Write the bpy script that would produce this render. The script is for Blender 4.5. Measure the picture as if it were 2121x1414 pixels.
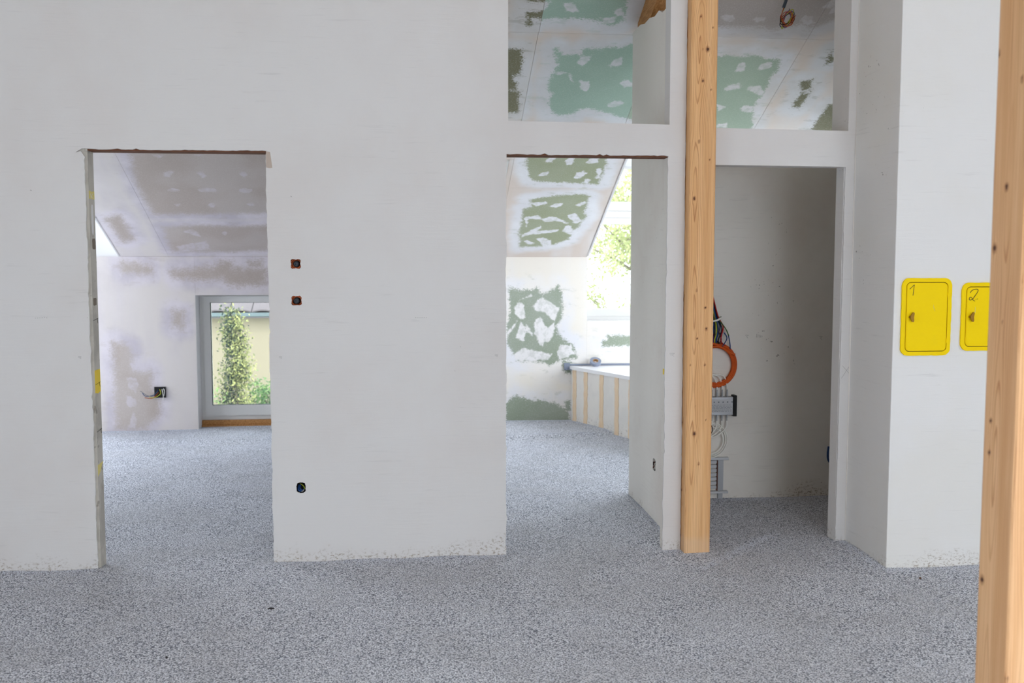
import bpy, bmesh, math, random
import numpy as np
from mathutils import Vector
from mathutils.geometry import tessellate_polygon

for o in list(bpy.data.objects): bpy.data.objects.remove(o)
SC = bpy.context.scene
COL = SC.collection
rnd = random.Random(7)
R = math.radians

# ------------------------------------------------------------------ camera
CAM = Vector((0, -5.24, 1.56)); PITCH = R(4.5); YAW = R(6.2); FPX = 2062.0
cd = bpy.data.cameras.new('camera'); cam = bpy.data.objects.new('camera', cd); COL.objects.link(cam)
cam.location = CAM; cam.rotation_euler = (R(90) - PITCH, 0, -YAW)
cd.sensor_width = 36; cd.lens = 36 * FPX / 2121
cd.dof.use_dof = True; cd.dof.focus_distance = 5.3; cd.dof.aperture_fstop = 3.2
cd.clip_end = 200
SC.camera = cam

# ------------------------------------------------------------------ light and exposure
SC.view_settings.view_transform = 'Standard'; SC.view_settings.look = 'None'
SC.view_settings.gamma = 1; SC.view_settings.use_curve_mapping = False
SC.view_settings.exposure = -0.04
SC.cycles.max_bounces = 10; SC.cycles.diffuse_bounces = 7
SC.cycles.use_denoising = True
W = bpy.data.worlds.new('sky'); SC.world = W; W.use_nodes = True
bg = W.node_tree.nodes['Background']
bg.inputs[0].default_value = (0.848, 0.914, 1.0, 1); bg.inputs[1].default_value = 7.9
def lamp(name, kind, loc, rot=(0, 0, 0), **kw):
    l = bpy.data.lights.new(name, kind); o = bpy.data.objects.new(name, l); COL.objects.link(o)
    o.location = loc; o.rotation_euler = rot
    for k, v in kw.items(): setattr(l, k, v)
    return o
sun = lamp('sun', 'SUN', (20, -4, 20), energy=1.8, angle=R(2), color=(1, .96, .90))
sun.rotation_euler = Vector((-.45, .50, -.78)).to_track_quat('-Z', 'Y').to_euler()
def portal(name, loc, rot, sx, sy):
    o = lamp(name, 'AREA', loc, rot, shape='RECTANGLE', size=sx, size_y=sy); o.data.cycles.is_portal = True
portal('front_window_portal', (2.9, -9.02, 1.35), (R(90), 0, 0), 3.8, 2.5)
portal('added_left_window_portal', (-4.88, -4.2, 1.25), (0, R(-90), 0), 2.1, 2.0)  # unseen window, added to light the left-facing surfaces
portal('added_bathroom_roof_portal', (.545, 3.41, 2.37), (R(-25), 0, 0), .53, 1.56)  # for the added roof window over the bathroom
portal('bathroom_window_portal', (2.5, 4.6, 1.75), (R(-90), 0, 0), 1.45, 1.5)
portal('bedroom_dormer_portal', (-3.65, 4.6, 1.5), (R(-90), 0, 0), 1.9, 2.1)
portal('added_bedroom_side_portal', (-4.88, 2.92, 1.3), (0, R(-90), 0), 2.0, 2.45)  # unseen side window, added to brighten the bedroom
portal('added_bathroom_side_portal', (3.63, 3.1, 1.5), (0, R(90), 0), 1.9, 2.1)  # unseen side window, added to brighten the bathroom
portal('added_skylight_portal', (2.7, -6.8, 3.95), (R(20), 0, 0), 4.2, 2.6)  # for the two skylights added behind the camera
portal('bedroom_window_portal', (-1.42, 4.6, .66), (R(-90), 0, 0), .9, 1.2)

# ------------------------------------------------------------------ helpers
_f = Vector((math.sin(YAW)*math.cos(PITCH), math.cos(YAW)*math.cos(PITCH), -math.sin(PITCH)))
_r = Vector((math.cos(YAW), -math.sin(YAW), 0)); _u = _r.cross(_f)
RS0, RK, RY0 = 1.62, .463, 4.3            # roof underside: z = RS0 + RK*(RY0 - y)
def ray(x, y): return _f + _r*((x-1060.5)/FPX) - _u*((y-707)/FPX)
def onY(x, y, Y): d = ray(x, y); return CAM + d*((Y-CAM.y)/d.y)
def onX(x, y, X): d = ray(x, y); return CAM + d*((X-CAM.x)/d.x)
def onZ(x, y, Z): d = ray(x, y); return CAM + d*((Z-CAM.z)/d.z)
def onS(x, y): d = ray(x, y); return CAM + d*((RS0+RK*(RY0-CAM.y)-CAM.z)/(d.z+RK*d.y))
def roofz(y): return RS0 + RK*(RY0-y)
def lin(c): return tuple(((v/255)/12.92 if v/255 <= .04045 else ((v/255+.055)/1.055)**2.4) for v in c) + (1,)

def obj(name, verts, faces, mat=None, parent=None, smooth=False, **props):
    me = bpy.data.meshes.new(name); me.from_pydata([tuple(v) for v in verts], [], faces); me.update()
    if smooth: me.polygons.foreach_set('use_smooth', [True]*len(me.polygons))
    o = bpy.data.objects.new(name, me); COL.objects.link(o)
    if mat: me.materials.append(mat)
    if parent: o.parent = parent
    for k, v in props.items(): o[k] = v
    return o
class MB:
    def __init__(s): s.v = []; s.f = []
    def add(s, v, f): n = len(s.v); s.v += [tuple(p) for p in v]; s.f += [tuple(i+n for i in q) for q in f]; return s
    def box(s, x0, x1, y0, y1, z0, z1, bev=0):
        if bev <= 0:
            v = [(x, y, z) for z in (z0, z1) for y in (y0, y1) for x in (x0, x1)]
            return s.add(v, [(0,2,3,1),(4,5,7,6),(0,1,5,4),(2,6,7,3),(0,4,6,2),(1,3,7,5)])
        bm = bmesh.new(); m = bmesh.ops.create_cube(bm, size=1)['verts']
        for q in m: q.co = Vector(((x0+x1)/2+q.co.x*(x1-x0), (y0+y1)/2+q.co.y*(y1-y0), (z0+z1)/2+q.co.z*(z1-z0)))
        bmesh.ops.bevel(bm, geom=list(bm.edges), offset=bev, segments=2, affect='EDGES', profile=.5)
        bm.verts.index_update()
        s.add([q.co[:] for q in bm.verts], [[w.index for w in f.verts] for f in bm.faces]); bm.free(); return s
    def prism(s, pts, fn, a, b, holes=()):
        """polygon pts (2D) with holes, pushed from depth a to depth b; fn(p, q, depth) -> 3D"""
        loops = [list(pts)] + [list(h) for h in holes]
        tri = tessellate_polygon([[Vector((p[0], p[1], 0)) for p in l] for l in loops])
        flat = [p for l in loops for p in l]; n = len(flat)
        v = [fn(p[0], p[1], a) for p in flat] + [fn(p[0], p[1], b) for p in flat]
        f = [tuple(t) for t in tri] + [tuple(i+n for i in reversed(t)) for t in tri]
        k = 0
        for l in loops:
            m = len(l)
            for i in range(m): f.append((k+i, k+(i+1) % m, k+(i+1) % m+n, k+i+n))
            k += m
        return s.add(v, f)
    def tube(s, pts, r, seg=6, closed=False, cap=True):
        pts = [Vector(p) for p in pts]; n = len(pts); rings = []
        rr = r if isinstance(r, (list, tuple)) else [r]*n
        up = Vector((.13, .37, .92)).normalized()
        for i, p in enumerate(pts):
            a = pts[(i-1) % n] if (closed or i) else p; b = pts[(i+1) % n] if (closed or i < n-1) else p
            t = (b-a).normalized() if (b-a).length > 1e-9 else Vector((0, 0, 1))
            x = up - t*up.dot(t)
            if x.length < .05: x = Vector((1, 0, 0)) - t*t.x
            x.normalize(); up = x; y = t.cross(x)
            rings.append([p + x*(rr[i]*math.cos(2*math.pi*k/seg)) + y*(rr[i]*math.sin(2*math.pi*k/seg)) for k in range(seg)])
        v = [q for g in rings for q in g]; f = []
        for i in range(n if closed else n-1):
            for k in range(seg):
                a, b = i*seg+k, i*seg+(k+1) % seg; j = ((i+1) % n)*seg
                f.append((a, b, j+(k+1) % seg, j+k))
        if not closed and cap: f += [tuple(range(seg))[::-1], tuple((n-1)*seg+k for k in range(seg))]
        return s.add(v, f)
    def lathe(s, prof, c, axis='z', seg=20):
        v = []; f = []; n = len(prof)
        for k in range(seg):
            a = 2*math.pi*k/seg
            for (r, h) in prof:
                p = (r*math.cos(a), r*math.sin(a), h)
                if axis == 'y': p = (p[0], p[2], p[1])
                if axis == 'x': p = (p[2], p[0], p[1])
                v.append((c[0]+p[0], c[1]+p[1], c[2]+p[2]))
        for k in range(seg):
            for i in range(n-1):
                a = k*n+i; b = ((k+1) % seg)*n+i; f.append((a, b, b+1, a+1))
        return s.add(v, f)
    def build(s, name, mat=None, parent=None, smooth=False, fix=True, **props):
        o = obj(name, s.v, s.f, mat, parent, smooth, **props)
        if fix:
            bm = bmesh.new(); bm.from_mesh(o.data); bmesh.ops.recalc_face_normals(bm, faces=bm.faces); bm.to_mesh(o.data); bm.free()
        return o
def thing(name, label, cat, loc=(0, 0, 0), group=None):
    o = bpy.data.objects.new(name, None); COL.objects.link(o); o.empty_display_size = .05
    o['label'] = label; o['category'] = cat; o['base'] = list(loc)
    if group: o['group'] = group
    return o
def settle(t, loc):
    """put the Empty at the thing's base while its parts keep their places"""
    loc = Vector(loc); t.location = loc
    if 'base' in t: del t['base']
    for c in t.children: c.location = c.location - loc
XZ = lambda p, q, d: (p, d, q)
XY = lambda p, q, d: (p, q, d)
YZ = lambda p, q, d: (d, p, q)
def spline(pts, n=8):
    pts = [Vector(p) for p in pts]; out = []
    P = [pts[0]*2-pts[1]] + pts + [pts[-1]*2-pts[-2]]
    for i in range(1, len(P)-2):
        for k in range(n):
            t = k/n; a, b, c, d = P[i-1:i+3]
            out.append(.5*((2*b)+(c-a)*t+(2*a-5*b+4*c-d)*t*t+(3*b-a-3*c+d)*t**3))
    out.append(pts[-1]); return out

# ------------------------------------------------------------------ materials
def mat(name, col=(200, 200, 200), rough=.8, metal=0.0, spec=.3, nodes=None):
    m = bpy.data.materials.new(name); m.use_nodes = True; nt = m.node_tree; b = nt.nodes['Principled BSDF']
    b.inputs['Base Color'].default_value = lin(col); b.inputs['Roughness'].default_value = rough
    b.inputs['Metallic'].default_value = metal; b.inputs['Specular IOR Level'].default_value = spec
    if nodes: nodes(nt, b)
    return m
class N:
    def __init__(s, nt):
        s.nt = nt; g = nt.nodes.new('ShaderNodeNewGeometry'); s.pos = g.outputs['Position']; s.geo = g
    def n(s, t, **k):
        q = s.nt.nodes.new(t)
        for a, b in k.items(): setattr(q, a, b)
        return q
    def link(s, a, b): s.nt.links.new(a, b)
    def put(s, q, i, v):
        if hasattr(v, 'links') or hasattr(v, 'is_linked'): s.link(v, q.inputs[i])
        else: q.inputs[i].default_value = v
    def scale(s, vec, sc):
        q = s.n('ShaderNodeVectorMath', operation='MULTIPLY'); s.put(q, 0, vec); q.inputs[1].default_value = sc; return q.outputs[0]
    def noise(s, scale=5, detail=4, rough=.55, vec=None, dist=0):
        q = s.n('ShaderNodeTexNoise'); s.put(q, 'Vector', vec or s.pos); q.inputs['Scale'].default_value = scale
        q.inputs['Detail'].default_value = detail; q.inputs['Roughness'].default_value = rough; q.inputs['Distortion'].default_value = dist
        return q.outputs['Fac']
    def m(s, op, a, b=0.0, c=0.0):
        q = s.n('ShaderNodeMath', operation=op); s.put(q, 0, a); s.put(q, 1, b)
        if op in ('MULTIPLY_ADD', 'COMPARE'): s.put(q, 2, c)
        return q.outputs[0]
    def ss(s, v, a, b, lo=0.0, hi=1.0):
        q = s.n('ShaderNodeMapRange', interpolation_type='SMOOTHSTEP'); s.put(q, 0, v); s.put(q, 1, a); s.put(q, 2, b); s.put(q, 3, lo); s.put(q, 4, hi); return q.outputs[0]
    def mix(s, f, a, b):
        q = s.n('ShaderNodeMix', data_type='RGBA'); s.put(q, 0, f)
        s.put(q, 6, a if hasattr(a, 'links') else lin(a)); s.put(q, 7, b if hasattr(b, 'links') else lin(b)); return q.outputs[2]
    def attr(s, name): q = s.n('ShaderNodeAttribute', attribute_name=name); return q.outputs['Fac']
    def xyz(s, vec=None): q = s.n('ShaderNodeSeparateXYZ'); s.put(q, 0, vec or s.pos); return q.outputs
    def bump(s, b, h, strength=.3, dist=.01, prev=None):
        q = s.n('ShaderNodeBump'); q.inputs['Strength'].default_value = strength; q.inputs['Distance'].default_value = dist
        s.link(h, q.inputs['Height'])
        if prev: s.link(prev, q.inputs['Normal'])
        s.link(q.outputs[0], b.inputs['Normal']); return q.outputs[0]

def plaster_nodes(base, warm, dirt=True, streak=True):
    def f(nt, b):
        n = N(nt)
        c = n.mix(n.ss(n.noise(1.1, 5, .6), .42, .66), base, warm)
        st = n.noise(1.0, 6, .62, n.scale(n.pos, (4, 4, 70)), .4)
        msk = n.ss(n.noise(1.7, 3, .5), .38, .62)
        c = n.mix(n.m('MULTIPLY', n.ss(st, .58, .72), n.m('MULTIPLY', msk, .14)), c, (128, 126, 124))
        sp = n.noise(55, 2, .5)
        spm = n.ss(n.noise(2.3, 2, .5), .64, .70)
        c = n.mix(n.m('MULTIPLY', n.ss(sp, .70, .74), n.m('MULTIPLY', spm, .7)), c, (86, 82, 76))
        if dirt:
            z = n.xyz()[2]
            h = n.m('ADD', z, n.m('MULTIPLY', n.m('SUBTRACT', n.noise(3.2, 5, .7), .5), -.36))
            low = n.ss(h, -.01, .075, 1, 0)
            d = n.ss(n.noise(48, 5, .75, n.scale(n.pos, (1, 1, 1.5))), .50, .62)
            c = n.mix(n.m('MULTIPLY', low, n.m('MULTIPLY', d, .8)), c, (140, 126, 106))
        n.link(c, b.inputs['Base Color'])
        p = n.bump(b, st, .22, .004)
        n.bump(b, n.noise(130, 4, .6), .12, .002, p)
    return f
M = {}
M['plaster'] = mat('white_plaster', rough=.93, spec=.15, nodes=plaster_nodes((217, 216, 215), (214, 211, 209)))
M['plaster_lifted'] = mat('lifted_plaster', rough=.93, spec=.15, nodes=plaster_nodes((230, 227, 221), (222, 216, 209)))  # paler copy of the white plaster, makes up for weak light in closet and partition
M['plaster_bright'] = mat('bright_plaster', rough=.93, spec=.15, nodes=plaster_nodes((226, 226, 225), (224, 223, 219)))
def jamb_nodes(nt, b):
    n = N(nt)
    c = n.mix(n.ss(n.noise(5, 4, .6), .45, .6), (196, 192, 183), (178, 174, 166))
    c = n.mix(n.m('MULTIPLY', n.ss(n.noise(11, 3, .6), .64, .68), .6), c, (120, 112, 104))
    n.link(c, b.inputs['Base Color']); n.bump(b, n.noise(40, 4, .6), .4, .004)
M['jamb'] = mat('rough_jamb_mortar', rough=.95, nodes=jamb_nodes)
def brick_nodes(nt, b):
    n = N(nt); n.link(n.mix(n.noise(20, 4, .6), (100, 66, 50), (124, 84, 64)), b.inputs['Base Color']); n.bump(b, n.noise(60, 4, .6), .5, .005)
M['brick'] = mat('red_brick_lintel', rough=.95, nodes=brick_nodes)

def gravel_nodes(nt, b):
    n = N(nt)
    q = n.n('ShaderNodeTexVoronoi'); n.link(n.pos, q.inputs['Vector']); q.inputs['Scale'].default_value = 150; q.inputs['Randomness'].default_value = 1
    cell = n.xyz(q.outputs['Color'])[0]; dist = q.outputs['Distance']
    c = n.mix(n.ss(cell, .05, .95), (196, 200, 211), (241, 244, 251))
    c = n.mix(n.ss(dist, .44, .70), c, (120, 124, 136))
    c = n.mix(n.m('MULTIPLY', n.ss(n.noise(90, 2, .5), .56, .66), .42), c, (128, 131, 142))
    c = n.mix(n.m('MULTIPLY', n.ss(n.noise(1.6, 4, .6), .45, .62), .22), c, (166, 166, 168))
    n.link(c, b.inputs['Base Color'])
    h = n.m('SUBTRACT', 1.0, dist)
    p = n.bump(b, h, .7, .0035)
    n.bump(b, n.noise(26, 4, .65), .5, .006, p)
M['gravel'] = mat('grey_gravel_fill', rough=.95, spec=.1, nodes=gravel_nodes)
M['grain'] = mat('gravel_grain', rough=.95, spec=.1, nodes=lambda nt, b: (lambda n: n.link(n.mix(n.noise(170, 1, .5), (158, 164, 178), (234, 239, 250)), b.inputs['Base Color']))(N(nt)))

def board_nodes(board, filler, filler2, blob_op=.8, soft=.007, amp=.075, board2=None, warm=(214, 202, 192)):
    def f(nt, b):
        n = N(nt)
        d = n.attr('board'); g = n.attr('blob')
        n1 = n.m('MULTIPLY', n.m('SUBTRACT', n.noise(16, 5, .7), .5), amp)
        n2 = n.m('MULTIPLY', n.m('SUBTRACT', n.noise(1.0, 5, .8, n.scale(n.pos, (60, 130, 130))), .5), amp*2.2)
        dd = n.m('ADD', d, n.m('ADD', n1, n2))
        mask = n.ss(dd, -soft, soft*.8)
        gg = n.m('ADD', g, n.m('MULTIPLY', n.m('SUBTRACT', n.noise(20, 6, .72), .5), .075))
        gm = n.m('MULTIPLY', n.ss(gg, -.006, .008), n.m('ADD', blob_op-.30, n.m('MULTIPLY', n.ss(n.noise(22, 4, .6), .35, .6), .42)))
        col_f = n.mix(n.ss(n.noise(2.2, 5, .62), .36, .64), filler, filler2)
        far = n.ss(n.m('ADD', d, n.m('MULTIPLY', n.m('SUBTRACT', n.noise(5, 4, .6), .5), .12)), -.16, -.05, 1, 0)
        col_f = n.mix(n.m('MULTIPLY', far, n.ss(n.noise(1.3, 3, .5, n.scale(n.pos, (3, .6, .6))), .30, .60, .45, 1)), col_f, warm)
        sm = n.ss(n.noise(1.0, 5, .65, n.scale(n.pos, (7, 16, 16))), .56, .66)
        col_f = n.mix(n.m('MULTIPLY', n.m('MULTIPLY', sm, n.ss(d, -.22, -.02)), .30), col_f, board)
        col_b = n.mix(n.ss(n.noise(1.8, 3, .5), .4, .6), board, board2 or board)
        col_b = n.mix(n.m('MULTIPLY', n.ss(n.noise(140, 1, .5), .5, .7), .12), col_b, (235, 235, 235))
        c = n.mix(mask, col_f, col_b)
        c = n.mix(gm, c, n.mix(.5, filler, filler2))
        n.link(c, b.inputs['Base Color'])
        p = n.bump(b, n.m('SUBTRACT', gm, mask), .25, .002)
        n.bump(b, n.noise(9, 5, .6, n.scale(n.pos, (1, 3, 3))), .25, .006, p)
    return f
M['board_teal'] = mat('teal_plasterboard', rough=.9, spec=.15, nodes=board_nodes((156, 180, 166), (216, 218, 222), (206, 206, 208), .85, board2=(162, 186, 172)))
M['board_mid'] = mat('green_plasterboard', rough=.9, spec=.15, nodes=board_nodes((160, 176, 158), (220, 220, 223), (210, 206, 203), .85, board2=(166, 182, 164)))
M['board_olive_lit'] = mat('olive_lit_plasterboard', rough=.9, spec=.15, nodes=board_nodes((158, 164, 136), (230, 231, 234), (222, 222, 225), 1.0, board2=(164, 170, 146)))  # same green board as the teal sheets, its different light put into the tint
M['board_dark'] = mat('dark_olive_plasterboard', rough=.9, spec=.15, nodes=board_nodes((122, 120, 98), (214, 214, 216), (204, 202, 200)))
M['board_wall'] = mat('wet_room_plasterboard', rough=.9, spec=.15, nodes=board_nodes((152, 162, 144), (232, 232, 236), (238, 234, 229), 1.0, board2=(162, 170, 156), warm=(238, 232, 222)))
M['board_grey'] = mat('grey_plasterboard', rough=.9, spec=.15, nodes=board_nodes((176, 167, 161), (208, 205, 206), (198, 194, 192), .7, soft=.03, amp=.08))
M['board_bed'] = mat('bedroom_plasterboard', rough=.9, spec=.15, nodes=board_nodes((180, 168, 160), (218, 211, 216), (196, 189, 196), .6, soft=.05, amp=.10, board2=(188, 178, 172), warm=(216, 209, 205)))
M['ceil_wood'] = mat('pale_timber_boarding', (212, 200, 182), .8)
M['white_paint'] = mat('white_board_filler', (222, 221, 222), .9)
M['wood_raw'] = mat('raw_timber', rough=.7, nodes=lambda nt, b: (lambda n: n.link(n.mix(n.ss(n.noise(9, 5, .6, n.scale(n.pos, (8, 1, 8)), .6), .35, .65), (196, 146, 92), (166, 116, 68)), b.inputs['Base Color']))(N(nt)))

def post_nodes(light, dark, ring):
    def f(nt, b):
        n = N(nt); g = n.attr('grain'); k = n.attr('knot')
        g2 = n.m('ADD', g, n.m('MULTIPLY', n.noise(1.0, 4, .6, n.scale(n.pos, (30, 30, 5))), .55))
        fr = n.m('FRACT', g2)
        line = n.m('MULTIPLY', n.ss(fr, .62, .93), n.ss(fr, .93, 1.0, 1, 0))
        fine = n.noise(1.0, 5, .65, n.scale(n.pos, (220, 220, 3)))
        c = n.mix(n.ss(n.noise(1.0, 4, .6, n.scale(n.pos, (26, 26, 1.1))), .34, .66), light, dark)
        c = n.mix(n.m('MULTIPLY', n.ss(fine, .45, .7), .25), c, ring)
        lm = n.ss(n.noise(1.0, 2, .5, n.scale(n.pos, (10, 10, 1.2))), .32, .60, .12, .8)
        c = n.mix(n.m('MULTIPLY', line, lm), c, ring)
        c = n.mix(n.m('MULTIPLY', n.ss(k, .10, .55), .55), c, (140, 84, 46))
        kk = n.m('ADD', k, n.m('MULTIPLY', n.m('SUBTRACT', n.noise(160, 3, .6), .5), .25))
        c = n.mix(n.ss(kk, .58, .72), c, (98, 60, 38))
        c = n.mix(n.ss(kk, .80, .95), c, (62, 42, 32))
        base = n.m('MULTIPLY', n.ss(n.m('ADD', n.xyz()[2], n.m('MULTIPLY', n.noise(14, 4, .6), .06)), .07, .13, 1, 0), .35)
        c = n.mix(base, c, (214, 190, 162))
        n.link(c, b.inputs['Base Color'])
        n.bump(b, n.m('ADD', fine, n.m('MULTIPLY', k, -1.5)), .18, .002)
    return f
M['post'] = mat('spruce_post', rough=.62, spec=.3, nodes=post_nodes((234, 190, 138), (220, 170, 116), (172, 114, 68)))
M['post2'] = mat('spruce_post_reddish', rough=.62, spec=.3, nodes=post_nodes((236, 192, 144), (222, 172, 122), (188, 128, 82)))
M['yellow'] = mat('yellow_enamel', rough=.5, spec=.12, nodes=lambda nt, b: (lambda n: n.link(n.mix(n.m('MULTIPLY', n.ss(n.noise(9, 4, .6), .6, .75), .3), (247, 213, 0), (242, 214, 30)), b.inputs['Base Color']))(N(nt)))
M['tape'] = mat('yellow_tape', (238, 206, 40), .5)
M['tape_pale'] = mat('pale_tape', (222, 208, 128), .6)
M['brass'] = mat('dull_brass', (150, 112, 40), .45, .6)
M['ink'] = mat('black_marker', (42, 38, 36), .7)
M['pencil'] = mat('pencil_line', (108, 106, 104), .9)
M['gap'] = mat('brown_gap_shade', (96, 70, 8), .9)
M['black'] = mat('black_plastic', (20, 20, 22), .6)
M['darkgrey'] = mat('dark_grey_plastic', (70, 78, 86), .6)
M['orange'] = mat('orange_conduit', rough=.5, nodes=lambda nt, b: (lambda n: n.link(n.mix(n.noise(30, 2, .5), (216, 96, 24), (190, 74, 18)), b.inputs['Base Color']))(N(nt)))
M['orange_pale'] = mat('brown_orange_conduit', (186, 96, 56), .5)
M['coax'] = mat('white_coax', (236, 234, 228), .45)
M['metal'] = mat('galvanised_metal', (170, 172, 176), .35, .55)
M['steel'] = mat('painted_steel', (188, 190, 194), .45, .2)
M['label'] = mat('box_label_grey', (186, 188, 192), .6)
M['red'] = mat('red_plastic', (170, 24, 30), .5)
M['blue'] = mat('blue_cable', (26, 66, 120), .5)
M['green'] = mat('green_cable', (58, 96, 40), .5)
M['yellowgreen'] = mat('earth_cable', (176, 180, 50), .5)
M['brown'] = mat('brown_cable', (96, 52, 36), .5)
M['grey_c'] = mat('grey_cable', (140, 140, 142), .5)
M['purple'] = mat('purple_cable', (110, 60, 110), .5)
M['pvc'] = mat('white_window_plastic', (224, 223, 220), .35, spec=.5)
M['seal'] = mat('black_rubber_seal', (36, 40, 40), .7)
M['tub'] = mat('white_acrylic', (244, 244, 246), .3, spec=.5)
def panel_nodes(nt, b):
    n = N(nt); z = n.xyz()[2]
    c = n.mix(n.ss(n.noise(4, 4, .6), .4, .6), (230, 227, 222), (236, 232, 226))
    low = n.m('MULTIPLY', n.ss(z, .0, .16, 1, 0), n.ss(n.noise(55, 4, .7), .55, .68))
    n.link(n.mix(low, c, (120, 96, 80)), b.inputs['Base Color'])
M['panel'] = mat('tub_board', rough=.85, nodes=panel_nodes)
M['foam'] = mat('orange_foam_joint', rough=.85, nodes=lambda nt, b: (lambda n: n.link(n.mix(n.noise(22, 4, .6), (240, 222, 196), (230, 200, 164)), b.inputs['Base Color']))(N(nt)))
M['ducttape'] = mat('blue_grey_tape', (138, 146, 164), .5)
M['card'] = mat('cardboard_core', (178, 146, 110), .8)
def glass_nodes(nt, b):
    out = nt.nodes['Material Output']; n = N(nt)
    t = n.n('ShaderNodeBsdfTransparent'); t.inputs[0].default_value = (.96, .98, .97, 1)
    g = n.n('ShaderNodeBsdfGlossy'); g.inputs['Roughness'].default_value = .02
    fr = n.n('ShaderNodeFresnel'); fr.inputs[0].default_value = 1.35
    d = n.n('ShaderNodeBsdfDiffuse'); d.inputs[0].default_value = (.8, .85, .85, 1)
    m1 = n.n('ShaderNodeMixShader'); n.link(fr.outputs[0], m1.inputs[0]); n.link(t.outputs[0], m1.inputs[1]); n.link(g.outputs[0], m1.inputs[2])
    m2 = n.n('ShaderNodeMixShader'); m2.inputs[0].default_value = .035; n.link(m1.outputs[0], m2.inputs[1]); n.link(d.outputs[0], m2.inputs[2])  # slight diffuse veil stands in for haze at the window
    n.link(m2.outputs[0], out.inputs[0])
M['glass'] = mat('window_glass', nodes=glass_nodes)
def leaf_mat(name, a, b_, tr=.35):
    def f(nt, b):
        n = N(nt); oi = n.attr('tone'); c = n.mix(oi, a, b_)
        n.link(c, b.inputs['Base Color'])
        t = n.n('ShaderNodeBsdfTranslucent'); n.link(c, t.inputs[0])
        mx = n.n('ShaderNodeMixShader'); mx.inputs[0].default_value = tr
        n.link(b.outputs[0], mx.inputs[1]); n.link(t.outputs[0], mx.inputs[2]); n.link(mx.outputs[0], nt.nodes['Material Output'].inputs[0])
    return mat(name, rough=.6, nodes=f)
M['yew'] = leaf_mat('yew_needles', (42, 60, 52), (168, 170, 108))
M['hedge'] = leaf_mat('hedge_leaves', (70, 104, 64), (138, 164, 100))
M['leaf'] = leaf_mat('young_tree_leaves', (140, 150, 96), (190, 192, 140), .45)
M['bark'] = mat('grey_brown_bark', (120, 108, 98), .9)
M['render_y'] = mat('ochre_render', rough=.95, nodes=lambda nt, b: (lambda n: n.link(n.mix(n.noise(1.2, 4, .6), (136, 126, 106), (124, 116, 98)), b.inputs['Base Color']))(N(nt)))
M['gutter'] = mat('zinc_gutter', (92, 104, 106), .4, .3)
M['tile'] = mat('pale_roof_tile', rough=.9, nodes=lambda nt, b: (lambda n: n.link(n.mix(n.noise(7, 4, .6), (78, 72, 73), (94, 88, 89)), b.inputs['Base Color']))(N(nt)))
M['lawn'] = mat('lawn', (86, 104, 56), .95)
M['roofing'] = mat('roof_deck_boards', (150, 130, 110), .9)

# ------------------------------------------------------------------ gridded surfaces with measured exposed-board outlines
def sdist(px, py, poly):
    P = np.array(poly, float); Q = np.roll(P, -1, axis=0)
    best = np.full(px.shape, 1e9); inside = np.zeros(px.shape, bool)
    for (ax, ay), (bx, by) in zip(P, Q):
        dx, dy = bx-ax, by-ay; L = dx*dx+dy*dy+1e-12
        t = np.clip(((px-ax)*dx+(py-ay)*dy)/L, 0, 1)
        best = np.minimum(best, (px-ax-t*dx)**2+(py-ay-t*dy)**2)
        c = (ay > py) != (by > py)
        with np.errstate(divide='ignore', invalid='ignore'): xi = (bx-ax)*(py-ay)/(by-ay+1e-12)+ax
        inside ^= c & (px < xi)
    d = np.sqrt(best); return np.where(inside, d, -d)
def board(name, u0, u1, v0, v1, fn, boards, blobs, material, parent, thick=.0125, step=.014, **props):
    """plasterboard sheet: grid over (u, v), fn(u, v, depth) -> point; carries distances to the bare areas and filler spots"""
    nu = max(2, int((u1-u0)/step)+1); nv = max(2, int((v1-v0)/step)+1)
    U, V = np.meshgrid(np.linspace(u0, u1, nu), np.linspace(v0, v1, nv)); U = U.ravel(); V = V.ravel()
    db = np.full(U.shape, -1.0); dg = np.full(U.shape, -1.0)
    for p in boards: db = np.maximum(db, sdist(U, V, p))
    for p in blobs: dg = np.maximum(dg, sdist(U, V, p))
    n = nu*nv
    front = [fn(a, b, 0) for a, b in zip(U, V)]
    f = [(j*nu+i, j*nu+i+1, (j+1)*nu+i+1, (j+1)*nu+i) for j in range(nv-1) for i in range(nu-1)]
    rim = [i for i in range(nu)] + [j*nu+nu-1 for j in range(1, nv)] + [(nv-1)*nu+i for i in range(nu-2, -1, -1)] + [j*nu for j in range(nv-2, 0, -1)]
    back = [fn(U[i], V[i], thick) for i in rim]; m = len(rim)
    f += [(rim[(k+1) % m], rim[k], n+k, n+(k+1) % m) for k in range(m)] + [tuple(range(n, n+m))[::-1]]
    o = obj(name, front+back, f, material, parent, **props)
    for nm, a in (('board', db), ('blob', dg)):
        at = o.data.attributes.new(nm, 'FLOAT', 'POINT'); at.data.foreach_set('value', np.concatenate([a, np.full(m, -1.0)]).astype(np.float32))
    return o
def cr(scale, ox, oy, pts, f):            # photo measurements -> plane coordinates
    out = []
    for a, b in pts:
        p = f(ox+a/scale, oy+b/scale); out.append(p)
    return out
fS = lambda x, y: (lambda p: (p.x, p.y))(onS(x, y))
fW = lambda x, y: (lambda p: (p.x, p.z))(onY(x, y, 4.297))
SLOPE = lambda u, v, d: (u, v + d*RK*.9, roofz(v) + d)      # sheet on the roof slope, thickness upwards

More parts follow.
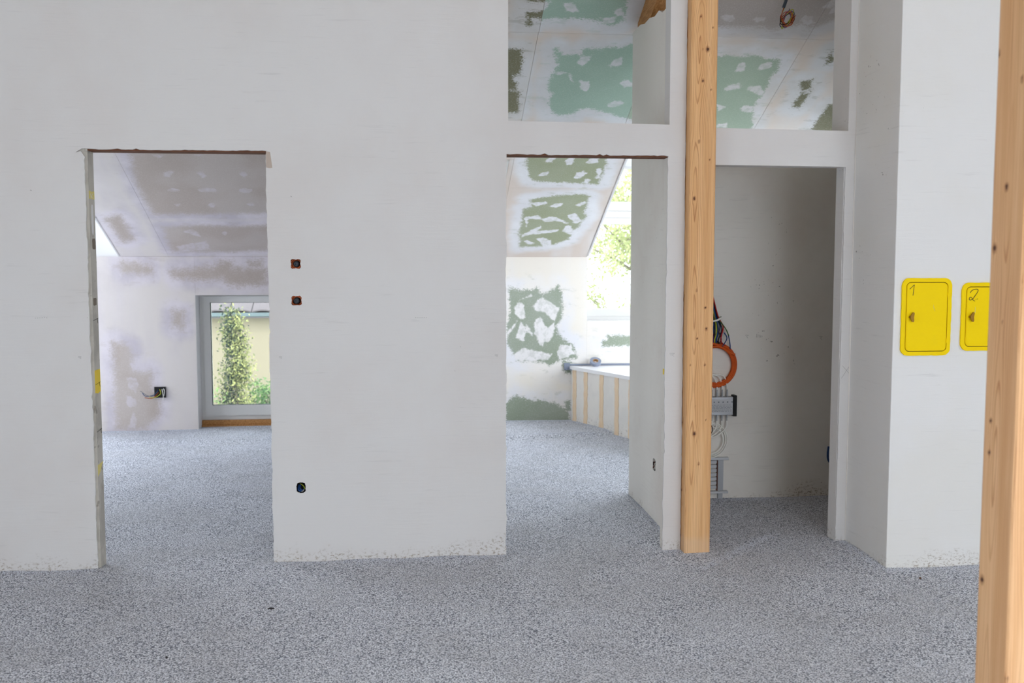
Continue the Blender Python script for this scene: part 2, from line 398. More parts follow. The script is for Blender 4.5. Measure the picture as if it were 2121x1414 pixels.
# ================================================================== FLOOR
def fl_h(x, y):
    h = -.014 + .004*x
    h += .006*math.sin(x*1.7+y*.9)*math.sin(y*1.3-x*.4) + .004*math.sin(x*5.1+1)*math.sin(y*4.3)
    if y > .3: h += .012*min(1, (y-.3)/.5)
    if y > 3.45 and .3 < x < 1.9: h += .03*min(1, (y-3.45-.10*math.sin(x*4))/.05) if (y-3.45-.10*math.sin(x*4)) > 0 else 0
    if y > 3.7 and x < 0: h += .012
    for (wx0, wx1, wy) in ((-5, -1.58, 0), (-.69, .53, 0)):
        if wx0-.1 < x < wx1+.1: h += .010*math.exp(-((y-wy)/.10)**2)*(.4+.6*math.sin(x*7)**2)
    if .12 < y < 1.3: h += .03*math.exp(-((x-1.47)/.12)**2)
    h += .02*math.exp(-((x-2.42)/.15)**2-((y+.2)/.3)**2)
    return h
xs = [-4.7+.05*i for i in range(205)]; ys = [-9.2+.05*j for j in range(279)]
vv = [(x, y, fl_h(x, y)) for y in ys for x in xs]; nx = len(xs)
floor = obj('floor', vv, [(j*nx+i, j*nx+i+1, (j+1)*nx+i+1, (j+1)*nx+i) for j in range(len(ys)-1) for i in range(nx-1)], M['gravel'], None, True, kind='structure')
# loose grains lying on the fill: along the wall feet and scattered over the near floor
mb = MB()
def grain(x, y, s):
    z = fl_h(x, y) + s*.25; q = [rnd.uniform(.7, 1.3)*s for _ in range(6)]
    a = rnd.uniform(0, 6.28); c, n_ = math.cos(a), math.sin(a)
    v = [(q[0], 0, 0), (-q[1], 0, 0), (0, q[2], 0), (0, -q[3], 0), (0, 0, q[4]*.8), (0, 0, -q[5]*.8)]
    mb.add([(x+p[0]*c-p[1]*n_, y+p[0]*n_+p[1]*c, z+p[2]) for p in v], [(0,2,4),(2,1,4),(1,3,4),(3,0,4),(2,0,5),(1,2,5),(3,1,5),(0,3,5)])
edges = [((-3, -.01), (-1.58, -.01)), ((-.69, -.01), (.53, -.01)), ((1.40, -.01), (1.5, -.01)), ((1.5, -.08), (1.65, -.08)), ((1.46, .1), (1.46, 1.15)), ((1.56, 1.06), (2.8, 1.06)),
         ((2.43, -.02), (2.43, -.49)), ((2.42, -.50), (3.2, -.50)), ((-2.9, 4.28), (-1.9, 4.28)), ((1.0, 4.28), (1.6, 4.28)), ((1.6, 4.25), (1.98, 3.36)), ((1.05, 3.5), (1.75, 3.55))]
for (a, b) in edges:
    L = math.hypot(b[0]-a[0], b[1]-a[1]); dx, dy = (b[0]-a[0])/L, (b[1]-a[1])/L
    for _ in range(int(L*520)):
        t = rnd.random()*L; w = abs(rnd.gauss(0, .028))
        grain(a[0]+dx*t+dy*w*(1 if dy else 0), a[1]+dy*t-(w if abs(dx) > .5 else 0)-(0), rnd.uniform(.0016, .0036))
for _ in range(26000):
    y = -4.1 + 4.2*rnd.random()**1.0; x = rnd.uniform(-1, 1)*(.56*(y+5.24)) + .11*(y+5.24)
    grain(x, y, rnd.uniform(.0012, .0030))
for _ in range(700):
    t_ = rnd.random(); grain(1.50+(1.90-1.50)*t_*1.6+rnd.gauss(0, .02), -.36+.36*t_*1.7+rnd.gauss(0, .02), rnd.uniform(.0016, .003))
mb.build('loose_gravel', M['grain'], floor, fix=False, kind='stuff')

for i, (px, py, L, w, lab, ang) in enumerate(((561, 1256, .034, .008, 'dark elongated chip lying on the gravel in front of the middle wall', .15), (345, 1356, .010, .008, 'small dark stone on the gravel at the lower left', .8),
                                        (1906, 1198, .012, .008, 'small brown clod on the gravel below the meter boxes', .4))):
    p = onZ(px, py, 0); z = fl_h(p.x, p.y)+.003; q_ = random.Random(i); n_ = 8
    ring = [[(p.x+L/2*k*math.cos(2*math.pi*j/n_+ang)*q_.uniform(.8, 1.1), p.y+w/2*k*math.sin(2*math.pi*j/n_+ang)*q_.uniform(.8, 1.1), z+h) for j in range(n_)] for k, h in ((.7, -.003), (1, .001), (.6, .005))]
    m_ = MB().add(sum(ring, []), [tuple(range(n_))[::-1], tuple(range(2*n_, 3*n_))]+[(r_*n_+j, r_*n_+(j+1) % n_, (r_+1)*n_+(j+1) % n_, (r_+1)*n_+j) for r_ in range(2) for j in range(n_)])
    o = m_.build('stone', mat('dark_stone', (52, 48, 50) if i < 2 else (92, 66, 50), .9)); o['label'] = lab; o['category'] = 'stone'
# ================================================================== MAIN WALL (plane y = 0)
T = .105
wall = MB().prism([(-4.7, -.15), (-1.572, -.15), (-1.572, 2.2), (-.688, 2.2), (-.688, -.15), (.534, -.15), (.534, 2.2), (1.418, 2.2), (1.418, -.15), (1.501, -.15), (1.501, 3.6), (-4.7, 3.6)], XZ, .012, T,
                  holes=[[(.545, 2.28), (1.4235, 2.28), (1.4235, 3.48), (.545, 3.48)],
                         *[[(cx-.042, cz-.042), (cx+.042, cz-.042), (cx+.042, cz+.042), (cx-.042, cz+.042)] for cx, cz in ((-.553, 1.556), (-.552, 1.366), (-.545, .385))]]
                  ).build('wall_back', M['jamb'], kind='structure')
wall2 = MB().prism([(1.647, 2.096), (2.4015, 2.096), (2.4015, -.15), (3.5, -.15), (3.5, 3.6), (1.647, 3.6), (1.647, 3.48), (2.4155, 3.48), (2.4155, 2.26), (1.647, 2.26)], XZ, .012, T).build('wall_back_right', M['jamb'], kind='structure')
def ragged(a, b, amp, n=None, chip=.0):
    L = math.dist(a, b); n = n or max(3, int(L/.018)); out = []
    nx_, ny_ = (b[1]-a[1])/L, -(b[0]-a[0])/L; w = 0
    for i in range(n):
        t = i/n; w = w*.6+rnd.gauss(0, amp)*.6
        q = w + (chip*rnd.random() if rnd.random() < .08 else 0)
        out.append((a[0]+(b[0]-a[0])*t+nx_*q, a[1]+(b[1]-a[1])*t+ny_*q))
    return out
def quatre(cx, cz, w, h, k, seed):
    q = random.Random(seed); out = []
    for i in range(36):
        a = 2*math.pi*i/36; r = 1+k*math.cos(4*(a-.8))+q.uniform(-.04, .04)
        out.append((cx+w*r*math.cos(a), cz+h*r*math.sin(a)))
    return out
def squarish(cx, cz, w, h, seed):
    q = random.Random(seed); out = []
    for i in range(32):
        a = 2*math.pi*i/32; c, s = math.cos(a), math.sin(a); r = 1/max(abs(c)**4+abs(s)**4, 1e-6)**.25
        out.append((cx+w*r*c*q.uniform(.95, 1.05), cz+h*r*s*q.uniform(.95, 1.05)))
    return out
B = -.15
sk = [(-4.7, B)] + ragged((-1.584, B), (-1.584, 2.108), .0022, chip=-.004) + [(-1.60, 2.118), (-1.625, 2.112), (-1.596, 2.131), (-1.578, 2.132)] + ragged((-1.57, 2.129), (-.695, 2.130), .0018, chip=-.008) \
   + ragged((-.693, 2.130), (-.693, B), .0022, chip=-.006) + ragged((.536, B), (.540, 2.127), .0022, chip=.006) + ragged((.541, 2.129), (1.404, 2.128), .002, chip=-.008) \
   + ragged((1.405, 2.126), (1.40, B), .0016, chip=-.004) + ragged((1.500, B), (1.501, 3.6), .0012) + [(-4.7, 3.6)]
holes = [[(.549, 2.300), (1.411, 2.293), (1.411, 3.5), (.549, 3.5)][::-1],
         quatre(-.553, 1.556, .0275, .0265, .17, 3), quatre(-.552, 1.366, .0285, .027, .14, 9), squarish(-.545, .385, .0235, .028, 5)]
MB().prism(sk, XZ, 0, .012, holes).build('plaster_coat', M['plaster'], wall)
MB().prism([(1.6465, 2.084), (2.0, 2.083), (2.30, 2.082), (2.392, 2.080)] + ragged((2.393, 2.078), (2.389, B), .0014) + [(3.5, B), (3.5, 3.6), (1.6465, 3.6), (1.6465, 3.48), (2.403, 3.48), (2.403, 2.274), (1.6465, 2.280)], XZ, 0, .012).build('plaster_coat', M['plaster'], wall2)
# reveal linings of the two high openings and the closet doorway
MB().box(1.411, 1.423, .0121, T, 2.281, 3.48).box(.546, 1.4105, .0121, T, 2.2805, 2.293).build('reveal_lining', M['plaster'], wall)
MB().box(2.403, 2.415, .0121, .21, 2.261, 3.48).box(1.65, 2.4025, .0121, T, 2.2605, 2.274).build('reveal_lining', M['plaster'], wall)
MB().box(2.389, 2.401, .0121, T, -.15, 2.0955).box(1.66, 2.3885, .0121, T, 2.084, 2.0955).build('reveal_lining', M['plaster'], wall)
MB().box(1.405, 1.4175, .0121, .075, -.15, 2.120).build('reveal_lining', M['plaster_lifted'], wall)
for a, b in ((-1.64, -.64), (.46, 1.46)):
    MB().box(max(a, -1.571 if a < 0 else .535), min(b, -.689 if a < 0 else 1.417), .0125, T, 2.122, 2.1995, .002).build('lintel', M['brick'], wall)
# beige repair at the top right corner of the left doorway
MB().prism([(-.692, 2.128), (-.672, 2.125), (-.667, 2.085), (-.662, 2.045), (-.676, 2.043), (-.692, 2.046)], XZ, -.0012, 0).build('filler_repair', mat('beige_filler', (184, 170, 158), .9), wall)
# tapes and marks on the left jamb (x = -1.572 face) and right jamb of the bathroom door
def jamb_patch(x, y0, y1, z0, z1, m, nm, seed, side=1):
    q = random.Random(seed); n = 5
    pts = [(y0+(y1-y0)*i/n, z0+q.uniform(-.003, .003)) for i in range(n+1)] + [(y1-(y1-y0)*i/n, z1+q.uniform(-.003, .003)) for i in range(n+1)]
    MB().prism(pts, YZ, x, x+.0008*side).build(nm, m, wall)
zj = lambda y, Y=.05: onX(194, y, -1.572).z
jamb_patch(-1.572, .014, .104, zj(413), zj(397), M['tape_pale'], 'tape_strip', 1)
jamb_patch(-1.572, .014, .104, zj(817), zj(768), M['tape'], 'tape_strip', 2)
MB().prism([(.014, zj(993)), (.06, zj(985)), (.085, zj(972)), (.104, zj(971)), (.104, zj(967)), (.014, zj(969))], YZ, -1.572, -1.5712).build('tape_strip', M['tape_pale'], wall)
jamb_patch(1.4175, .077, .104, onX(1374, 776, 1.40).z, onX(1374, 764, 1.40).z, M['tape'], 'tape_strip', 4, -1)
MB().box(1.4045, 1.405, .02, .055, onX(1374, 776, 1.40).z, onX(1374, 764, 1.40).z).build('tape_strip', M['tape'], wall)
for y_ in (662, 797, 897):
    z_ = zj(y_); MB().tube([(-1.571, .02, z_-.004), (-1.571, .06, z_), (-1.571, .10, z_+.004)], .0012, 4).tube([(-1.571, .085, z_+.004), (-1.571, .092, z_-.02)], .0012, 4).build('marker_line', M['ink'], wall)
MB().tube([(-1.571, .04, zj(402)), (-1.571, .045, zj(411))], .0015, 4).tube([(-1.571, .075, zj(402)), (-1.571, .05, zj(407)), (-1.571, .08, zj(411))], .0015, 4).build('marker_line', mat('white_mark', (220, 220, 214), .8), wall)
for (y0, z0, w, h) in ((.07, zj(505), .03, .05), (.055, zj(625), .03, .035)):
    MB().prism(quatre(y0, z0, w, h*.6, .12, int(z0*100)), YZ, -1.572, -1.5713).build('mortar_stain', mat('mortar_stain', (128, 118, 106), .95), wall)
MB().prism(quatre(.06, zj(455), .018, .08, .05, 8), YZ, -1.572, -1.5712).build('filler_streak', M['white_paint'], wall)
# pencil level marks on the plaster
def kmark(x, z, Y=-.0003, s=.012, flip=1):
    MB().tube([(x-s, Y, z+s*.7), (x+s, Y, z+s*.7)], .0007, 3).tube([(x+s*.9*flip, Y, z+s*.5), (x, Y, z), (x+s*.8*flip, Y, z-s*.6)], .0007, 3).tube([(x, Y, z), (x-s*.9*flip, Y, z+.001)], .0006, 3).build('pencil_mark', M['pencil'], wall)
for px, py in ((165, 741), (581, 741), (1028, 737), (1392, 735)):
    p = onY(px, py, 0); kmark(p.x, p.z, s=.008 if px != 1392 else .014)
for px, py in ((85, 658), (872, 658)):
    p = onY(px, py, 0)
    m_ = MB()
    for k in range(6): m_.tube([(p.x-.03+k*.011, -.0003, p.z+rnd.uniform(-.002, .002)), (p.x-.025+k*.011, -.0003, p.z+rnd.uniform(-.002, .003))], .001, 3)
    m_.build('pencil_mark', M['pencil'], wall)
p = onY(1757, 772, 0); MB().tube([(2.40, -.0003, p.z-.03), (2.455, -.0003, p.z+.055)], .0006, 3).tube([(2.405, -.0003, p.z+.04), (2.45, -.0003, p.z-.01)], .0006, 3).build('pencil_mark', M['pencil'], wall)

# ================================================================== PROJECTING WALL WITH THE METER BOXES
wr = MB().box(2.445, 5.6, -.48, .0, -.15, 3.9, .004).build('wall_right', M['plaster_bright'], kind='structure')
MB().tube([(2.447, -.004, -.05), (2.444, -.003, 1.2), (2.448, -.004, 2.4), (2.446, -.004, 3.5)], .004, 5).build('corner_bead', M['plaster_lifted'], wr)

# ================================================================== PARTITION, CLOSET, ROOM WALLS
# partition between bathroom and closet, broken top edge
top = [(.106, 2.96), (.2, 2.955), (.3, 2.985), (.42, 2.98), (.50, 3.01), (.60, 3.0), (.72, 3.02), (.85, 3.015), (.95, 3.035), (1.10, 3.035), (1.16, 3.03)]
bx = onX(1355, 962, 1.475)
part = MB().prism([(1.16, -.15)] + [(a, b) for a, b in reversed(top)] + [(.106, -.15)], YZ, 1.475, 1.60, holes=[squarish(bx.y, bx.z, .035, .036, 12)]).build('wall_partition', M['plaster_lifted'], kind='structure')
wc = MB().box(1.601, 3.45, 1.08, 1.16, -.15, 2.30).build('wall_closet_rear', M['plaster_lifted'], kind='structure')
for px, py in ((1547, 697), (1700, 700)):
    p = onY(px, py, 1.08); MB().tube([(p.x-.012, 1.079, p.z+.01), (p.x+.012, 1.079, p.z+.01)], .0009, 3).tube([(p.x+.008, 1.079, p.z+.008), (p.x-.003, 1.079, p.z), (p.x+.008, 1.079, p.z-.010)], .0009, 3).build('pencil_mark', M['pencil'], wc)
p = onY(1573, 695, 1.08); m_ = MB()
for k in range(5): m_.tube([(p.x-.02+k*.009, 1.079, p.z-.012), (p.x-.018+k*.009, 1.079, p.z+.012-.003*k)], .001, 3)
m_.build('pencil_mark', M['pencil'], wc)
MB().box(.14, .24, .106, 4.299, -.15, 3.6).build('wall_between_rooms', M['plaster'], kind='structure')
MB().prism([(.0, -.15), (4.6, -.15), (4.6, 3.7), (.0, 3.7)], YZ, 3.45, 3.6, holes=[[(2.1, .62), (4.1, .62), (4.1, 2.4), (2.1, 2.4)]]).build('wall_bathroom_side', M['plaster'], kind='structure')  # window opening added for more light in the bathroom
MB().prism([(-9.2, -.2), (4.6, -.2), (4.6, 5.6), (-9.2, 5.6)], YZ, -4.85, -4.7, holes=[[(1.7, .3), (4.15, .3), (4.15, 2.3), (1.7, 2.3)], [(-5.2, .2), (-3.2, .2), (-3.2, 2.3), (-5.2, 2.3)]]).build('wall_left', M['plaster'], kind='structure')  # both window openings added to let in daylight
MB().box(5.6, 5.75, -9.2, .1, -.2, 5.6).build('wall_right_outer', M['plaster'], kind='structure')
MB().prism([(-4.7, -.2), (5.6, -.2), (5.6, 5.6), (-4.7, 5.6)], XZ, -9.2, -9.0, holes=[[(1.0, 0.3), (4.8, 0.3), (4.8, 2.5), (1.0, 2.5)]]).build('wall_front', M['plaster'], kind='structure')
# gable-side end walls of the front room above the main wall and the roof
def roofslab(nm, y0, z0, y1, z1, x0, x1, t=.2, m=None):
    v = [(x, y, z+d) for x in (x0, x1) for (y, z) in ((y0, z0), (y1, z1)) for d in (0, t)]
    return obj(nm, v, [(0,2,6,4),(1,5,7,3),(0,1,3,2),(4,6,7,5),(0,4,5,1),(2,3,7,6)], m or M['plaster'], None, kind='structure')
RIDGE = -3.0
roofslab('ceiling', RIDGE, roofz(RIDGE), .0, roofz(0), -4.7, 5.6, m=M['ceil_wood'])
FSL = (roofz(RIDGE)-2.75)/(RIDGE+9.2)
MB().prism([(-4.7, -9.2), (5.6, -9.2), (5.6, RIDGE), (-4.7, RIDGE)], lambda p, q, d: (p, q, 2.75+(q+9.2)*FSL+d), 0, .2,
           holes=[[(.6, -8.0), (2.5, -8.0), (2.5, -5.6), (.6, -5.6)], [(2.9, -8.0), (4.8, -8.0), (4.8, -5.6), (2.9, -5.6)]]).build('ceiling_front_slope', M['ceil_wood'], kind='structure')  # skylight openings added to brighten the front room floor
# roof deck over the rooms behind (with the dormer openings left free)
DZ = 2.50; DY = RY0-(DZ-RS0)/RK         # dormer ceiling height and where the slope meets it
deck = roofslab('ceiling_roof_deck', .0, roofz(0)+.02, DY, DZ+.02, -4.7, 3.6, m=M['roofing'])
MB().prism([(-2.6, DY), (1.77, DY), (1.77, 4.55), (-2.6, 4.55)], lambda p, q, d: (p, q, roofz(q)+.02+d), 0, .2, holes=[[(.28, 2.70), (.81, 2.70), (.81, 4.12), (.28, 4.12)]]).build('ceiling_roof_deck_lower', M['roofing'], kind='structure')  # opening for the added roof window
MB().prism([(.255, 2.675), (.835, 2.675), (.835, 4.145), (.255, 4.145)], lambda p, q, d: (p, q, roofz(q)+d), -.012, .26, holes=[[(.29, 2.71), (.80, 2.71), (.80, 4.11), (.29, 4.11)]]).build('added_roof_window', mat('added_roof_window_frame', (220, 219, 216), .5), kind='structure')  # unseen roof window, added to light the tub boards and partition
MB().box(-4.7, -2.6, DY, 4.55, DZ, DZ+.2).build('ceiling_bedroom_dormer', M['white_paint'], kind='structure')
MB().box(1.77, 3.6, DY, 4.55, DZ, DZ+.2).build('ceiling_bathroom_dormer', M['white_paint'], kind='structure')
for x0, x1, nm in ((-2.61, -2.585, 'trim_bedroom_dormer_cheek'), (1.755, 1.785, 'trim_bathroom_dormer_cheek')):
    MB().prism([(DY, DZ), (4.3, DZ), (4.3, roofz(4.3)), ], YZ, x0, x1).build(nm, M['white_paint'], kind='structure')

# ---- rear walls (y = 4.3)
wb1 = MB().prism([(-4.7, -.2), (-1.93, -.2), (-1.93, 1.262), (-.95, 1.262), (-.95, -.2), (.19, -.2), (.19, 1.62), (-2.6, 1.62), (-2.6, 2.50), (-4.7, 2.50)], XZ, 4.31, 4.56,
                 holes=[[(-4.65, .3), (-3.1, .3), (-3.1, 2.46), (-4.65, 2.46)]]).build('wall_bedroom_rear', M['white_paint'], kind='structure')
wb2 = MB().prism([(.19, -.2), (3.45, -.2), (3.45, 2.50), (1.77, 2.50), (1.77, 1.62), (.19, 1.62)], XZ, 4.31, 4.43,
                 holes=[[(1.772, 1.0), (3.2, 1.0), (3.2, 2.495), (1.772, 2.495)]]).build('wall_bathroom_rear', M['white_paint'], kind='structure')
WALLP = lambda u, v, d: (u, 4.297+d, v)
c1 = lambda P: cr(2.828, 160, 290, P, fW); c2 = lambda P: cr(2.828, 160, 750, P, fW)
c4 = lambda P: cr(3.535, 1030, 300, P, fW); c5 = lambda P: cr(2.8275, 1030, 680, P, fW)
bedw = [c1([(550, 770), (700, 755), (800, 745), (830, 715), (900, 712), (910, 750), (1110, 750), (1110, 838), (960, 850), (880, 848), (850, 812), (700, 815), (560, 800)]),
        c1([(205, 1180), (300, 1215), (320, 1260), (325, 1350), (435, 1365), (435, 1500), (225, 1500), (220, 1350)]),
        c2([(222, 20), (310, 95), (420, 50), (440, 150), (480, 210), (480, 300), (400, 390), (235, 390), (222, 250)]),
        c1([(560, 1000), (620, 1010), (620, 1100), (565, 1090)]), c1([(260, 715), (430, 740), (440, 780), (270, 775)]),
        c1([(1000, 715), (1080, 715), (1080, 745), (1000, 740)])]
bedb = [c2([(290, 90), (350, 90), (360, 140), (340, 180), (300, 150)]), c2([(285, 195), (345, 215), (350, 260), (310, 265), (288, 240)]), c2([(300, 380), (325, 290), (350, 330), (340, 385)]), c2([(305, 5), (430, 0), (430, 50), (330, 50)])]
for (a, b, c_, d) in ((-3.09, -1.93, -.16, 1.62), (-1.929, -.95, 1.262, 1.62), (-.949, .14, -.16, 1.62)):
    board('plasterboard_panel', a, b, c_, d, WALLP, bedw, bedb, M['board_bed'], wb1)
MB().box(-1.931, -1.929, 4.297, 4.475, -.1, 1.262).build('reveal_lining', M['white_paint'], wb1)
bathw = [[(lambda p: (p.x, p.z))(onY(x, y, 4.297)) for x, y in ((1055, 595), (1075, 600), (1105, 600), (1112, 594), (1126, 610), (1145, 600), (1155, 591), (1163, 605), (1164, 635), (1163, 657), (1152, 676), (1158, 695), (1172, 708), (1188, 714), (1195, 742), (1165, 743), (1150, 750), (1140, 758), (1125, 749), (1068, 746), (1095, 733), (1062, 733), (1052, 710), (1050, 680), (1056, 640))],
         c5([(50, 445), (90, 405), (120, 393), (180, 420), (250, 420), (350, 440), (420, 490), (428, 600), (50, 600)]),
         c5([(395, 425), (428, 430), (428, 480), (405, 490)]), c5([(385, 185), (430, 200), (432, 265), (405, 262), (385, 240)]),
         [(lambda p: (p.x, p.z))(onY(x, y, 4.297)) for x, y in ((1247, 706), (1258, 706), (1258, 695), (1330, 695), (1330, 717), (1247, 717))]]
bathb = [c4(P) for P in ([(125, 1190), (165, 1140), (200, 1180), (205, 1265), (165, 1275), (125, 1230)], [(260, 1185), (300, 1130), (340, 1120), (400, 1160), (460, 1190), (415, 1290), (340, 1220), (280, 1215)],
         [(265, 1300), (315, 1260), (370, 1340), (425, 1290), (410, 1390), (370, 1450), (290, 1430)], [(140, 1414), (170, 1285), (205, 1330), (200, 1440)], [(70, 1370), (150, 1280), (130, 1330), (80, 1390)],
         [(205, 1300), (260, 1380), (255, 1395), (215, 1370)], [(240, 1100), (255, 1105), (160, 1140), (165, 1128)])] \
      + [c5([(100, 150), (150, 115), (230, 130), (320, 150), (300, 185), (180, 190), (105, 180)]), c5([(345, 140), (370, 95), (430, 100), (450, 145), (400, 172), (360, 180)]), c5([(215, 20), (280, 60), (270, 110), (240, 80)])]
board('plasterboard_panel', .24, 1.7695, -.16, 1.62, WALLP, bathw, bathb, M['board_wall'], wb2, step=.010)
board('plasterboard_panel', 1.7705, 3.45, -.16, .998, WALLP, bathw, bathb, M['board_wall'], wb2, step=.012)

# ---- sloping ceilings: sheets under the roof
c3 = lambda P: cr(3.535, 1030, 0, P, fS); c4s = lambda P: cr(3.535, 1030, 300, P, fS); c6 = lambda P: cr(3.536, 1390, 0, P, fS); c1s = lambda P: cr(2.828, 160, 290, P, fS)
gb = [c3([(230, 10), (240, -60), (960, -60), (950, 0), (945, 60), (930, 150), (860, 190), (700, 150), (560, 135), (400, 135), (330, 140), (262, 130), (240, 195), (205, 190), (215, 95), (340, 75), (380, 15)]),
      c3([(415, 360), (440, 352), (480, 400), (620, 400), (640, 355), (780, 362), (800, 345), (900, 350), (972, 325), (1100, 330), (1100, 872), (970, 872), (870, 850), (780, 815), (660, 795), (600, 800), (560, 830), (480, 840), (410, 830), (400, 800), (365, 760), (400, 690), (370, 650), (380, 600), (400, 540), (450, 470), (430, 440)]),
      c3([(40, 365), (180, 352), (185, 440), (165, 540), (115, 560), (125, 600), (150, 610), (145, 665), (40, 650)]), c3([(40, 660), (170, 665), (150, 740), (165, 760), (145, 828), (40, 820)]),
      c4s([(205, 130), (235, 60), (820, 60), (800, 95), (790, 170), (760, 230), (740, 290), (600, 280), (470, 275), (330, 270), (250, 255), (230, 225), (228, 190)]),
      c4s([(240, 400), (430, 370), (650, 360), (672, 375), (660, 420), (640, 490), (650, 520), (600, 590), (570, 620), (520, 690), (440, 720), (350, 740), (160, 748), (165, 690), (160, 620), (180, 560), (190, 500), (190, 465), (260, 455), (240, 430)]),
      c6([(100, 410), (500, 412), (600, 400), (690, 430), (795, 440), (780, 520), (735, 550), (710, 640), (640, 720), (600, 790), (580, 1100), (100, 1100)]),
      c6([(950, 600), (1000, 590), (1040, 580), (1020, 640), (1030, 670), (990, 720), (940, 790), (890, 780), (930, 710), (960, 670)]),
      c6([(1130, 470), (1160, 400), (1180, 370), (1200, 440), (1140, 470)]), c6([(1150, 770), (1250, 760), (1250, 1050), (1000, 1050), (1040, 920), (1090, 860)]),
      c6([(100, -200), (1300, -200), (1300, 80), (1160, 160), (1050, 200), (950, 180), (740, 220), (700, 200), (520, 190), (360, 195), (100, 200)])]
gs = [c3(P) for P in ([(485, 20), (550, 15), (600, 85), (545, 95), (490, 70)], [(865, 65), (910, 60), (930, 110), (890, 125), (858, 95)],
      [(580, 460), (610, 410), (690, 402), (680, 440), (625, 482)], [(820, 470), (850, 435), (910, 422), (935, 455), (890, 480), (830, 492)], [(520, 545), (545, 540), (555, 600), (530, 580)],
      [(610, 585), (640, 600), (675, 590), (675, 650), (640, 668), (603, 650)], [(900, 610), (930, 592), (990, 590), (990, 635), (930, 640)], [(800, 770), (860, 742), (935, 742), (890, 780), (820, 785)],
      [(415, 527), (512, 525), (512, 538), (415, 545)], [(750, 130), (870, 125), (860, 160), (790, 180)])] \
   + [c4s(P) for P in ([(345, 125), (370, 95), (435, 90), (400, 125), (360, 130)], [(492, 120), (520, 95), (575, 90), (550, 140), (510, 148)], [(650, 130), (680, 95), (750, 90), (740, 130), (670, 140)], [(295, 225), (330, 200), (380, 197), (360, 220), (310, 230)],
      [(565, 240), (580, 205), (630, 192), (665, 205), (620, 240), (580, 245)], [(615, 275), (650, 248), (690, 255), (660, 283)], [(720, 180), (770, 160), (750, 245), (710, 248), (735, 210)],
      [(240, 425), (360, 412), (370, 430), (280, 450)], [(385, 450), (420, 430), (488, 422), (470, 450), (400, 460)], [(570, 440), (640, 412), (665, 425), (600, 450)], [(510, 520), (570, 495), (600, 540), (635, 555), (565, 580), (540, 550)],
      [(200, 525), (310, 515), (320, 545), (230, 540), (215, 600), (200, 540)], [(330, 545), (380, 525), (435, 530), (520, 570), (500, 578), (430, 555), (350, 565)],
      [(175, 660), (320, 590), (325, 610), (280, 630), (445, 618), (440, 635), (330, 650), (250, 655), (180, 675)], [(470, 630), (520, 580), (560, 620), (600, 600), (560, 670), (520, 650)], [(185, 705), (220, 695), (270, 720), (240, 730)],
      [(285, 685), (330, 675), (400, 700), (400, 735), (340, 750)])] \
   + [c6(P) for P in ([(465, 525), (495, 465), (540, 460), (540, 520)], [(628, 495), (660, 465), (740, 455), (730, 490), (660, 515)], [(385, 655), (410, 620), (515, 605), (510, 645), (400, 665)],
      [(545, 660), (570, 635), (660, 628), (680, 690), (630, 700), (600, 675)], [(330, 765), (405, 780), (340, 815)], [(505, 790), (540, 765), (600, 780), (590, 820), (530, 820)], [(330, 915), (410, 898), (410, 935), (330, 935)],
      [(365, 125), (400, 108), (450, 110), (480, 135), (440, 162), (390, 155)], [(580, 145), (620, 122), (690, 130), (690, 155), (630, 165)], [(945, 150), (980, 118), (1030, 120), (1050, 165), (1000, 190)], [(1110, 60), (1170, 0), (1300, -40), (1300, 95), (1160, 100), (1180, 60)], [(955, 660), (1020, 650), (1025, 680), (970, 690)])]
ceil_b = bpy.data.objects.new('ceiling_bathroom', None); COL.objects.link(ceil_b); ceil_b['kind'] = 'structure'
g = .0009
for (a, b, c_, d, mt) in ((.24, .878, .106, 1.24, 'board_dark'), (.878, 1.66, .106, 1.24, 'board_teal'), (1.66, 2.67, .106, 1.24, 'board_grey'), (2.67, 3.45, .106, 1.24, 'board_grey'),
                          (.24, .875, 1.24, 2.32, 'board_dark'), (.875, 1.66, 1.24, 2.4, 'board_teal'), (1.66, 2.67, 1.24, DY, 'board_mid'), (2.67, 3.45, 1.24, DY, 'board_dark'),
                          (1.66, 1.77, DY, 2.4, 'board_mid'), (.24, .875, 2.32, 2.672, 'board_olive_lit'), (.24, .252, 2.672, 4.298, 'board_olive_lit'), (.838, .875, 2.672, 4.298, 'board_olive_lit'), (.252, .838, 4.148, 4.298, 'board_olive_lit'), (.875, 1.77, 2.4, 3.08, 'board_olive_lit'), (.875, 1.77, 3.08, 4.298, 'board_olive_lit')):
    board('plasterboard_panel', a+g, b-g, c_+g, d-g, SLOPE, gb, gs, M[mt], ceil_b)
ceil_a = bpy.data.objects.new('ceiling_bedroom', None); COL.objects.link(ceil_a); ceil_a['kind'] = 'structure'
ga = [c1s([(310, 80), (300, 0), (1250, 0), (1250, 425), (900, 430), (450, 432), (430, 400), (380, 320), (340, 230), (330, 170)]),
      c1s([(505, 510), (700, 500), (900, 505), (1250, 500), (1250, 640), (850, 655), (560, 650), (530, 580)]), c1s([(170, 460), (250, 440), (330, 580), (270, 600)])]
